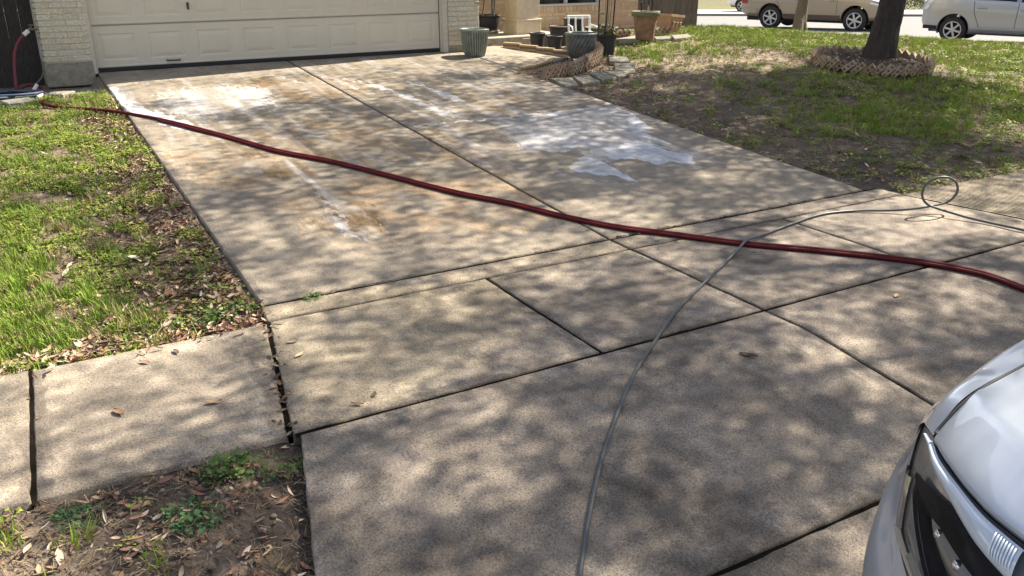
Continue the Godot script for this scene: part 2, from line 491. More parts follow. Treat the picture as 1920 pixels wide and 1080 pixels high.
	M.joint_dirt = mat(Color(0.010, 0.008, 0.006), 1.0, 0.0, 0.1)

# ------------------------------------------------------------------ concrete pictures
const TOP := Rect2(-2.6, -8.1, 6.7, 8.2)        # the driveway, x and z
const LOW := Rect2(-6.6, -0.2, 11.6, 4.0)       # pavement and apron

func stroke(f: PackedFloat32Array, w: int, h: int, area: Rect2, pts: Array, width: float, amount: float, width_end := -1.0) -> void:
	if width_end < 0:
		width_end = width
	for i in pts.size() - 1:
		var a := Vector2(pts[i][0], pts[i][1])
		var b := Vector2(pts[i + 1][0], pts[i + 1][1])
		var wa := lerpf(width, width_end, float(i) / maxf(1, pts.size() - 1))
		var wb := lerpf(width, width_end, float(i + 1) / maxf(1, pts.size() - 1))
		var m := maxf(wa, wb) * 1.6
		var x0 := clampi(int((minf(a.x, b.x) - m - area.position.x) / area.size.x * w), 0, w - 1)
		var x1 := clampi(int((maxf(a.x, b.x) + m - area.position.x) / area.size.x * w), 0, w - 1)
		var y0 := clampi(int((minf(a.y, b.y) - m - area.position.y) / area.size.y * h), 0, h - 1)
		var y1 := clampi(int((maxf(a.y, b.y) + m - area.position.y) / area.size.y * h), 0, h - 1)
		var ab := b - a
		var l2 := maxf(ab.length_squared(), 1e-6)
		for y in range(y0, y1 + 1):
			for x in range(x0, x1 + 1):
				var p := area.position + Vector2((x + 0.5) / w * area.size.x, (y + 0.5) / h * area.size.y)
				p += Vector2(n_fine.get_noise_2d(p.x * 2.0, p.y * 0.7), n_fine.get_noise_2d(p.y * 0.8, p.x * 1.4 + 9.0)) * 0.10
				var t := clampf((p - a).dot(ab) / l2, 0.0, 1.0)
				var d := p.distance_to(a + ab * t)
				var ww := lerpf(wa, wb, t)
				var v := amount * (1.0 - smoothstep(ww * 0.75, ww * 1.15, d))
				if v > f[y * w + x]:
					f[y * w + x] = v

func fill_area(f: PackedFloat32Array, w: int, h: int, area: Rect2, pts: Array, amount: float, soft: float, run := 0.0) -> void:
	var poly := PackedVector2Array()
	var lo := Vector2(99, 99)
	var hi := Vector2(-99, -99)
	for q in pts:
		var v := Vector2(q[0], q[1])
		poly.append(v)
		lo = lo.min(v)
		hi = hi.max(v)
	var x0 := clampi(int((lo.x - 0.3 - area.position.x) / area.size.x * w), 0, w - 1)
	var x1 := clampi(int((hi.x + 0.3 - area.position.x) / area.size.x * w), 0, w - 1)
	var y0 := clampi(int((lo.y - 0.3 - area.position.y) / area.size.y * h), 0, h - 1)
	var y1 := clampi(int((hi.y + 0.3 - area.position.y) / area.size.y * h), 0, h - 1)
	for y in range(y0, y1 + 1):
		for x in range(x0, x1 + 1):
			var p := area.position + Vector2((x + 0.5) / w * area.size.x, (y + 0.5) / h * area.size.y)
			p += Vector2(n_fine.get_noise_2d(p.x * 3.0, p.y), n_fine.get_noise_2d(p.y * 1.2, p.x * 3.0 + 9.0)) * soft
			if run > 0.0:
				var side := p.x + p.y * 0.15
				p -= Vector2(-0.15, 1.0) * run * (absf(n_fine.get_noise_2d(side * 3.2, p.y * 0.12)) * 1.3 + n_fine.get_noise_2d(side * 9.0, p.y * 0.3 + 5.0) * 0.5)
			if Geometry2D.is_point_in_polygon(p, poly):
				f[y * w + x] = maxf(f[y * w + x], amount)

func stretched(w: int, h: int, sd: int, freq: float, kx: int, ky: int) -> PackedByteArray:
	var n := FastNoiseLite.new()
	n.seed = sd
	n.frequency = freq
	n.fractal_octaves = 4
	var im := n.get_image(w / kx, h / ky)
	im.resize(w, h, Image.INTERPOLATE_CUBIC)
	im.convert(Image.FORMAT_L8)
	return im.get_data()

func concrete_tile() -> void:
	# grain of weathered concrete: sand, pits and pale stones
	var s := 1024
	var rn := RandomNumberGenerator.new()
	rn.seed = 8
	var a := PackedByteArray()
	a.resize(s * s)
	for i in s * s:
		a[i] = (rn.randi() & 127) + (rn.randi() & 127)
	var b := grey_noise(s, s, 12, 0.09, 3)
	var c := grey_noise(s, s, 13, 0.012, 4)
	var d := grey_noise(s, s, 14, 0.16, 2)
	var col := PackedByteArray()
	col.resize(s * s * 3)
	var hgt := PackedByteArray()
	hgt.resize(s * s)
	for i in s * s:
		var g := (a[i] - 127) * 0.55 + (b[i] - 128) * 0.24 + (c[i] - 128) * 0.16
		var pit := maxf(0.0, 84.0 - d[i]) * 1.5
		var pale := maxf(0.0, d[i] - 182.0) * 0.7
		var v := 205.0 + g - pit + pale
		col[i * 3] = clampi(int(v), 0, 255)
		col[i * 3 + 1] = clampi(int(v - 1.0 - pit * 0.05), 0, 255)
		col[i * 3 + 2] = clampi(int(v - 3.0 - g * 0.05), 0, 255)
		hgt[i] = clampi(int(150.0 + g * 0.8 - pit * 1.2), 0, 255)
	M.tile = image_of(s, s, col)
	M.tile_relief = image_of(s, s, hgt, false)

func driveway_picture() -> void:
	var w := 896
	var h := 1096
	var soap := PackedFloat32Array()
	soap.resize(w * h)
	var wet := PackedFloat32Array()
	wet.resize(w * h)
	var rust := PackedFloat32Array()
	rust.resize(w * h)
	# soap suds pushed down by the washer
	fill_area(soap, w, h, TOP, [[2.63,-3.58],[2.62,-3.19],[2.48,-2.85],[2.37,-2.51],[2.24,-2.42],[2.17,-2.42],[2.19,-2.29],[2.14,-2.09],[2.13,-1.82],[2.10,-2.04],[2.05,-2.24],[1.99,-2.03],[2.00,-1.70],[1.88,-1.97],[1.89,-2.13],[1.95,-1.69],[2.02,-1.56],[2.07,-1.48],[1.99,-1.42],[1.87,-1.24],[1.76,-1.32],[1.75,-1.41],[1.53,-1.35],[1.49,-1.41],[1.52,-1.49],[1.47,-1.64],[1.34,-1.67],[1.15,-1.61],[1.18,-1.74],[1.14,-1.70],[1.10,-1.52],[1.10,-1.39],[1.07,-1.21],[1.02,-1.00],[0.97,-1.17],[0.98,-1.27],[0.87,-1.30],[0.80,-1.41],[0.73,-1.49],[0.69,-1.57],[0.74,-1.66],[1.06,-1.89],[1.20,-1.97],[1.28,-2.07],[1.22,-2.22],[0.97,-2.07],[0.82,-2.22],[0.70,-2.29],[0.67,-2.44],[0.91,-2.68],[1.43,-2.92],[1.66,-3.39],[1.66,-3.60],[1.88,-3.57],[2.24,-3.63]], 0.57, 0.035)
	fill_area(soap, w, h, TOP, [[1.43,-2.08],[1.67,-2.10],[1.92,-2.12],[1.95,-1.69],[2.02,-1.56],[2.07,-1.48],[1.99,-1.42],[1.87,-1.24],[1.76,-1.32],[1.75,-1.41],[1.53,-1.35],[1.49,-1.41],[1.52,-1.49],[1.47,-1.64],[1.34,-1.67],[1.25,-1.73]], 0.97, 0.03)
	fill_area(soap, w, h, TOP, [[0.73,-1.62],[0.86,-1.50],[0.94,-1.39],[1.07,-1.34],[1.07,-1.21],[1.02,-1.00],[0.97,-1.17],[0.98,-1.27],[0.87,-1.30],[0.80,-1.41],[0.73,-1.49]], 0.92, 0.02)
	fill_area(soap, w, h, TOP, [[2.62,-3.19],[2.48,-2.85],[2.37,-2.51],[2.17,-2.42],[2.14,-2.09],[2.13,-1.82],[2.10,-2.04],[2.05,-2.24],[2.02,-2.37],[2.24,-2.76]], 0.88, 0.03)
	fill_area(soap, w, h, TOP, [[0.67,-2.44],[0.75,-2.38],[0.88,-2.32],[1.05,-2.24],[0.97,-2.07],[0.82,-2.22],[0.70,-2.29]], 0.52, 0.04)
	fill_area(soap, w, h, TOP, [[0.9, -3.5], [1.9, -3.55], [2.3, -3.0], [1.8, -2.4], [1.1, -2.3], [0.7, -2.5]], 0.42, 0.12, 0.3)
	fill_area(wet, w, h, TOP, [[2.63,-3.58],[2.62,-3.19],[2.48,-2.85],[2.37,-2.51],[2.24,-2.42],[2.17,-2.42],[2.19,-2.29],[2.14,-2.09],[2.13,-1.82],[2.10,-2.04],[2.05,-2.24],[1.99,-2.03],[2.00,-1.70],[1.88,-1.97],[1.89,-2.13],[1.95,-1.69],[2.02,-1.56],[2.07,-1.48],[1.99,-1.42],[1.87,-1.24],[1.76,-1.32],[1.75,-1.41],[1.53,-1.35],[1.49,-1.41],[1.52,-1.49],[1.47,-1.64],[1.34,-1.67],[1.15,-1.61],[1.18,-1.74],[1.14,-1.70],[1.10,-1.52],[1.10,-1.39],[1.07,-1.21],[1.02,-1.00],[0.97,-1.17],[0.98,-1.27],[0.87,-1.30],[0.80,-1.41],[0.73,-1.49],[0.69,-1.57],[0.74,-1.66],[1.06,-1.89],[1.20,-1.97],[1.28,-2.07],[1.22,-2.22],[0.97,-2.07],[0.82,-2.22],[0.70,-2.29],[0.67,-2.44],[0.91,-2.68],[1.43,-2.92],[1.66,-3.39],[1.66,-3.60],[1.88,-3.57],[2.24,-3.63]], 1.0, 0.03)
	stroke(soap, w, h, TOP, [[0.30, -6.3], [0.48, -5.72], [0.59, -4.99], [0.60, -4.4], [0.65, -3.88]], 0.04, 0.62, 0.10)
	stroke(soap, w, h, TOP, [[0.97, -5.8], [1.03, -5.33], [1.08, -4.96], [1.09, -4.57]], 0.04, 0.72, 0.08)
	stroke(soap, w, h, TOP, [[0.1, -6.6], [0.2, -6.0], [0.25, -5.2]], 0.05, 0.4, 0.02)
	stroke(soap, w, h, TOP, [[1.5, -6.4], [1.62, -5.6], [1.65, -4.9]], 0.06, 0.35, 0.03)
	stroke(soap, w, h, TOP, [[2.0, -6.2], [2.15, -5.4], [2.2, -4.6]], 0.10, 0.3, 0.04)
	stroke(soap, w, h, TOP, [[1.9, -3.60], [1.64, -3.58], [1.1, -3.54], [0.65, -3.57], [0.1, -3.6]], 0.03, 0.8, 0.02)
	stroke(soap, w, h, TOP, [[-0.6, -3.6], [-1.1, -3.62], [-1.6, -3.6]], 0.02, 0.5)
	stroke(soap, w, h, TOP, [[1.3, -3.4], [1.6, -3.0], [1.75, -2.6]], 0.05, 0.6, 0.03)
	stroke(soap, w, h, TOP, [[-1.66, -2.5], [-1.60, -2.16], [-1.57, -1.69], [-1.59, -1.16], [-1.56, -0.9], [-1.49, -0.68]], 0.022, 0.42, 0.03)
	stroke(soap, w, h, TOP, [[-1.59, -1.3], [-1.65, -0.95], [-1.60, -0.72]], 0.015, 0.5, 0.012)
	stroke(soap, w, h, TOP, [[-1.45, -1.6], [-1.36, -1.1], [-1.36, -0.78]], 0.010, 0.5, 0.010)
	stroke(soap, w, h, TOP, [[-2.47, -6.75], [-2.44, -6.1], [-2.36, -5.46], [-2.22, -5.05], [-2.05, -4.5]], 0.035, 0.95, 0.14)
	fill_area(soap, w, h, TOP, [[-1.94, -6.35], [-1.2, -6.4], [-0.72, -6.05], [-1.0, -5.0], [-1.5, -4.75], [-2.03, -4.9], [-2.15, -5.6]], 0.45, 0.3)
	stroke(soap, w, h, TOP, [[-0.5, -6.8], [-0.36, -6.5], [-0.3, -6.2]], 0.07, 0.5, 0.02)
	# where the water lies
	fill_area(wet, w, h, TOP, [[0.05, -7.7], [2.8, -7.7], [2.8, -3.3], [2.5, -2.3], [2.15, -1.2], [1.6, -1.15], [1.0, -0.85], [0.4, -1.6], [0.05, -1.8]], 0.8, 0.2)
	fill_area(wet, w, h, TOP, [[-2.48, -6.9], [-0.05, -7.2], [-0.05, -2.9], [-0.4, -2.2], [-1.0, -2.4], [-1.75, -3.2], [-2.45, -4.1]], 0.7, 0.25)
	fill_area(wet, w, h, TOP, [[-1.85, -2.9], [-1.45, -2.9], [-1.25, -1.6], [-1.3, -0.8], [-1.5, -0.62], [-1.65, -0.9], [-1.7, -1.8]], 0.85, 0.1)
	fill_area(rust, w, h, TOP, [[-2.4, -3.6], [-0.3, -4.6], [0.2, -3.3], [0.3, -0.5], [-0.8, -0.5], [-1.6, -0.6], [-2.2, -2.0]], 0.75, 0.4)
	fill_area(rust, w, h, TOP, [[-1.82, -2.9], [-1.42, -2.9], [-1.28, -1.6], [-1.32, -0.95], [-1.46, -0.75], [-1.56, -1.2], [-1.62, -1.9]], 1.25, 0.04)
	fill_area(wet, w, h, TOP, [[-1.82, -2.9], [-1.42, -2.9], [-1.28, -1.6], [-1.32, -0.95], [-1.46, -0.75], [-1.56, -1.2], [-1.62, -1.9]], 1.2, 0.04)
	fill_area(rust, w, h, TOP, [[-1.0, -6.8], [0.3, -6.6], [0.7, -5.4], [-0.4, -5.0], [-1.2, -5.6]], 0.9, 0.3)
	fill_area(rust, w, h, TOP, [[0.6, -4.6], [2.0, -5.2], [2.4, -4.4], [1.2, -3.9]], 0.6, 0.3)
	var edge := PackedFloat32Array()
	edge.resize(w * h)
	stroke(edge, w, h, TOP, [[-2.5, 0.0], [2.8, 0.0]], 0.05, 0.8)
	stroke(edge, w, h, TOP, [[-2.5, -7.6], [-2.5, 0.0]], 0.05, 0.6)
	stroke(edge, w, h, TOP, [[0.0, -7.8], [0.0, 0.0]], 0.025, 0.6)
	var a := grey_noise(w, h, 21, 0.011, 5, false)
	var b := stretched(w, h, 22, 0.05, 1, 9)
	var c := grey_noise(w, h, 23, 0.06, 4, false)
	var sw := stretched(w, h, 24, 0.03, 1, 14)
	var col := PackedByteArray()
	col.resize(w * h * 3)
	var rg := PackedByteArray()
	rg.resize(w * h)
	var hg := PackedByteArray()
	hg.resize(w * h)
	for y in h:
		var z := TOP.position.y + (y + 0.5) / h * TOP.size.y
		for x in w:
			var i := y * w + x
			var n1 := (a[i] - 128) / 128.0
			var n2 := (b[i] - 128) / 128.0
			var n3 := (c[i] - 128) / 128.0
			var r := 0.425
			var g := 0.365
			var bl := 0.280
			var u := rust[i] * clampf(0.55 + n1 * 1.3 + n2 * 0.4, 0.0, 1.0)
			r = lerpf(r, 0.36, u)
			g = lerpf(g, 0.248, u)
			bl = lerpf(bl, 0.138, u)
			var k := 1.0 + n1 * 0.28 + n3 * 0.14 + n2 * 0.10
			var we := clampf(wet[i] * (0.62 + n1 * 0.9 + n2 * 0.55), 0.0, 1.0)
			k *= lerpf(1.0, 0.70, we)
			k *= 1.0 - 0.5 * clampf(edge[i] * (0.6 + n3 * 1.4), 0.0, 1.0)
			r *= k
			g *= k
			bl *= k
			var so := soap[i]
			if so > 0.0:
				so = clampf(so * 1.25 - 0.3 * (1.0 - so) + (n2 * 0.35 + (sw[i] - 128) / 128.0 * 0.7) * (1.05 - so), 0.0, 1.0)
			# thin film of suds swept in lines
			so = maxf(so, wet[i] * clampf((sw[i] - 150) / 128.0 * 1.2 + n1 * 0.25, 0.0, 0.32))
			so *= clampf(1.02 + n2 * 0.4 + n3 * 0.2, 0.45, 1.0)
			r = lerpf(r, 0.80, so)
			g = lerpf(g, 0.83, so)
			bl = lerpf(bl, 0.88, so)
			col[i * 3] = clampi(int(255.0 * pow(r, 0.4545)), 0, 255)
			col[i * 3 + 1] = clampi(int(255.0 * pow(g, 0.4545)), 0, 255)
			col[i * 3 + 2] = clampi(int(255.0 * pow(bl, 0.4545)), 0, 255)
			rg[i] = clampi(int(255.0 * lerpf(0.86, 0.22, we * (1.0 - so * 0.35)) + n3 * 12.0), 0, 255)
			hg[i] = clampi(int(120.0 + n3 * 30.0 * (1.0 - we * 0.8) + so * 60.0), 0, 255)
	var m := StandardMaterial3D.new()
	m.albedo_texture = image_of(w, h, col)
	m.roughness_texture = image_of(w, h, rg, false)
	m.roughness = 1.0
	m.heightmap_enabled = true
	m.heightmap_scale = 0.5
	m.heightmap_texture = image_of(w, h, hg, false)
	m.detail_enabled = true
	m.detail_blend_mode = BaseMaterial3D.BLEND_MODE_MUL
	m.detail_albedo = M.tile
	m.detail_uv_layer = BaseMaterial3D.DETAIL_UV_2
	M.drive = m

func pavement_picture() -> void:
	var w := 1160
	var h := 400
	var a := grey_noise(w, h, 41, 0.012, 5, false)
	var b := grey_noise(w, h, 42, 0.05, 4, false)
	var warm := PackedFloat32Array()
	warm.resize(w * h)
	var dirt := PackedFloat32Array()
	dirt.resize(w * h)
	fill_area(warm, w, h, LOW, [[-2.6, 0.0], [-1.0, 0.0], [-1.1, 0.6], [-1.5, 1.1], [-2.1, 1.5], [-2.75, 1.5]], 1.0, 0.3)
	fill_area(warm, w, h, LOW, [[-1.0, -0.1], [0.6, -0.1], [0.7, 0.3], [-1.0, 0.35]], 0.6, 0.2)
	fill_area(warm, w, h, LOW, [[2.9, 0.2], [5.0, 0.2], [5.0, 1.5], [3.0, 1.5]], 0.9, 0.1)
	fill_area(warm, w, h, LOW, [[-6.6, 0.2], [-2.6, 0.2], [-2.75, 1.5], [-6.6, 1.5]], 0.32, 0.2)
	for l in [[[-2.6, 0.3], [-2.78, 1.5]], [[-1.14, 0.3], [-1.14, 1.5]], [[0.0, 0.0], [0.0, 3.4]], [[1.46, 0.3], [1.46, 1.5]], [[-6.5, 1.5], [4.5, 1.5]], [[-2.9, 2.97], [4.5, 2.97]], [[-2.5, 0.0], [2.9, 0.0]], [[-2.5, 0.25], [4.5, 0.25]], [[-3.71, 0.25], [-3.74, 1.5]]]:
		stroke(dirt, w, h, LOW, l, 0.05, 0.7)
	var worn := PackedFloat32Array()
	worn.resize(w * h)
	for l in [[[-2.77, 1.6], [-2.95, 2.3], [-3.08, 2.95]], [[-2.7, 1.60], [3.1, 1.60]], [[-2.7, 1.42], [3.0, 1.42]], [[-0.09, 0.3], [-0.09, 3.4]], [[0.09, 0.3], [0.09, 3.4]], [[-3.05, 2.90], [3.4, 2.90]], [[-6.5, 1.42], [-2.8, 1.42]], [[-6.5, 0.36], [-2.6, 0.36]], [[-3.62, 0.3], [-3.66, 1.5]], [[-2.63, 0.3], [-2.87, 1.5]]]:
		stroke(worn, w, h, LOW, l, 0.06, 0.6)
	var sr := RandomNumberGenerator.new()
	sr.seed = 31
	for k in 60:
		var c := Vector2(sr.randf_range(-3.0, 3.2), sr.randf_range(1.5, 3.5))
		stroke(dirt, w, h, LOW, [[c.x, c.y], [c.x + sr.randf_range(-0.05, 0.05), c.y + sr.randf_range(-0.05, 0.05)]], sr.randf_range(0.01, 0.05), sr.randf_range(0.2, 0.6))
	for k in 14:
		var c := Vector2(sr.randf_range(-3.0, 3.2), sr.randf_range(0.3, 3.4))
		var d := Vector2.from_angle(sr.randf() * TAU) * sr.randf_range(0.1, 0.3)
		stroke(dirt, w, h, LOW, [[c.x, c.y], [c.x + d.x, c.y + d.y], [c.x + d.x * 1.8 + d.y * 0.4, c.y + d.y * 1.8]], 0.012, 0.35)
	fill_area(dirt, w, h, LOW, [[-1.9, 0.5], [-1.2, 0.35], [-1.15, 1.3], [-1.7, 1.2]], 0.45, 0.3)
	fill_area(dirt, w, h, LOW, [[-2.9, 2.2], [-1.9, 2.0], [-1.2, 2.9], [-2.9, 2.95]], 0.3, 0.4)
	var col := PackedByteArray()
	col.resize(w * h * 3)
	for y in h:
		var z := LOW.position.y + (y + 0.5) / h * LOW.size.y
		for x in w:
			var i := y * w + x
			var n1 := (a[i] - 128) / 128.0
			var n3 := (b[i] - 128) / 128.0
			var wm := clampf(warm[i] + n1 * 0.4, 0.0, 1.0)
			var k := 1.0 + n1 * 0.42 + n3 * 0.32
			k *= 1.0 + 0.22 * clampf(worn[i] * (0.7 + n3 * 1.5), 0.0, 1.0)
			k *= 1.0 - 0.42 * clampf(dirt[i] * (0.7 + n3 * 1.2), 0.0, 1.0)
			var r := lerpf(0.338, 0.45, wm) * k
			var g := lerpf(0.292, 0.385, wm) * k
			var bl := lerpf(0.243, 0.282, wm) * k
			col[i * 3] = clampi(int(255.0 * pow(r, 0.4545)), 0, 255)
			col[i * 3 + 1] = clampi(int(255.0 * pow(g, 0.4545)), 0, 255)
			col[i * 3 + 2] = clampi(int(255.0 * pow(bl, 0.4545)), 0, 255)
	var m := StandardMaterial3D.new()
	m.metallic_specular = 0.35
	m.albedo_texture = M.tile
	m.heightmap_enabled = true
	m.heightmap_scale = 0.22
	m.heightmap_texture = M.tile_relief
	m.roughness = 0.9
	m.detail_enabled = true
	m.detail_blend_mode = BaseMaterial3D.BLEND_MODE_MUL
	m.detail_albedo = image_of(w, h, col)
	m.detail_uv_layer = BaseMaterial3D.DETAIL_UV_2
	M.walk = m

# ------------------------------------------------------------------ ground and concrete
func stops(parts: Array) -> PackedFloat32Array:
	var out := PackedFloat32Array()
	for p in parts:
		var n := maxi(1, int(round((p[1] - p[0]) / p[2])))
		for i in n:
			out.append(p[0] + (p[1] - p[0]) * i / n)
	out.append(parts[parts.size() - 1][1])
	return out

func build_ground() -> void:
	var xs := stops([[-320.0, -40.0, 40.0], [-40.0, -7.0, 4.0], [-7.0, 9.0, 0.1], [9.0, 16.0, 0.25], [16.0, 60.0, 2.0], [60.0, 380.0, 40.0]])
	var zs := stops([[-380.0, -60.0, 40.0], [-60.0, -14.0, 2.0], [-14.0, -9.0, 0.25], [-9.0, 3.6, 0.1], [3.6, 20.0, 2.0], [20.0, 320.0, 40.0]])
	var st := begin()
	var nx := xs.size()
	for z in zs:
		for x in xs:
			var y := land(x, z) + bumps(x, z)
			var s := beyond(x, z)
			var c := Color(0.35, 0.27, 0.19)
			var n := n_soft.get_noise_2d(x * 1.7 + 30.0, z * 1.7)
			if x > -8.0 and x < 17.0 and z > -12.0 and z < 3.6 and s < 3.0:
				var v := near(VEG, x, z, 3)
				var green: float = clampf(maxf(v[0], v[1]) + n * 0.5, 0.0, 1.0)
				c = c.lerp(Color(0.15, 0.115, 0.062), green * 0.9)
				c = c.lerp(Color(0.12, 0.085, 0.06), clampf(v[2] * 0.85 + n * 0.5, 0.0, 1.0))
				if x < -2.4 and z > 1.4:
					c = Color(0.085, 0.064, 0.048).lerp(Color(0.22, 0.17, 0.125), clampf((-3.1 - x) * 1.2 + n, 0.0, 1.0))
			else:
				c = Color(0.17, 0.16, 0.07)
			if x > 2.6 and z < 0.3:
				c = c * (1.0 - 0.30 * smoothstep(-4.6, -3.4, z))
			if on_concrete(x, z):
				c = Color(0.05, 0.04, 0.03)
			c = c * (1.0 + n * 0.35)
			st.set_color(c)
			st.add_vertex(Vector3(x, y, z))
	for j in zs.size() - 1:
		for i in nx - 1:
			var a := j * nx + i
			for k in [a, a + 1, a + nx + 1, a, a + nx + 1, a + nx]:
				st.add_index(k)
	st.generate_normals()
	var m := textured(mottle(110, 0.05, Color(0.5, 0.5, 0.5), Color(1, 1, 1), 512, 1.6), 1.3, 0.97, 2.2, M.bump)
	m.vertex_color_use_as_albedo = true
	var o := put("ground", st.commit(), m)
	o.set_meta("kind", "structure")

# a slab of concrete: corners a (far left), b (far right), c (near right), d (near left) as (x, z)
func slab(parent: Node, a: Vector2, b: Vector2, c: Vector2, d: Vector2, m: Material, area: Rect2, lift := 0.0, called := "slab") -> MeshInstance3D:
	var st := begin()
	var lx := maxf(a.distance_to(b), d.distance_to(c))
	var lz := maxf(a.distance_to(d), b.distance_to(c))
	var nx := maxi(3, int(lx / 0.07))
	var nz := maxi(3, int(lz / 0.07))
	var us := PackedFloat32Array([0.0])
	for i in nx + 1:
		us.append(lerpf(0.009 / lx, 1.0 - 0.009 / lx, float(i) / nx))
	us.append(1.0)
	var vs := PackedFloat32Array([0.0])
	for i in nz + 1:
		vs.append(lerpf(0.009 / lz, 1.0 - 0.009 / lz, float(i) / nz))
	vs.append(1.0)
	var w := us.size()
	var h := vs.size()
	# a skirt of one more row all round, 11 cm down
	for j in range(-1, h + 1):
		for i in range(-1, w + 1):
			var ii := clampi(i, 0, w - 1)
			var jj := clampi(j, 0, h - 1)
			var p := a.lerp(b, us[ii]).lerp(d.lerp(c, us[ii]), vs[jj])
			var rim := ii == 0 or jj == 0 or ii == w - 1 or jj == h - 1
			var wob := Vector2(n_fine.get_noise_2d(p.x * 9.0, p.y * 9.0), n_fine.get_noise_2d(p.x * 9.0 + 50.0, p.y * 9.0)) * 0.006
			var chip := maxf(0.0, n_fine.get_noise_2d(p.x * 4.0 + 7.0, p.y * 4.0) - 0.32) * 0.03
			var y := pave(p.y) + lift + n_soft.get_noise_2d(p.x * 1.3, p.y * 1.3) * 0.0035
			if rim:
				p += wob
				y -= 0.006 + chip
			if i != ii or j != jj:
				y -= 0.11
			if i != ii or j != jj:
				p += Vector2(i - ii, j - jj) * 0.11
			st.set_uv(Vector2((p.x - area.position.x) / area.size.x, (p.y - area.position.y) / area.size.y) if area == TOP else p / 1.7)
			st.set_uv2(p / 1.5 if area == TOP else Vector2((p.x - area.position.x) / area.size.x, (p.y - area.position.y) / area.size.y))
			if i != ii or j != jj:
				p -= Vector2(i - ii, j - jj) * 0.11
			st.add_vertex(Vector3(p.x, y, p.y))
	var ww := w + 2
	for j in h + 1:
		for i in w + 1:
			var k := j * ww + i
			for q in [k, k + 1, k + ww + 1, k, k + ww + 1, k + ww]:
				st.add_index(q)
	st.generate_normals()
	return put(called, st.commit(), m, parent)

func group_node(called: String) -> Node3D:
	var o := Node3D.new()
	o.name = called
	o.set_meta("kind", "structure")
	add_child(o)
	return o

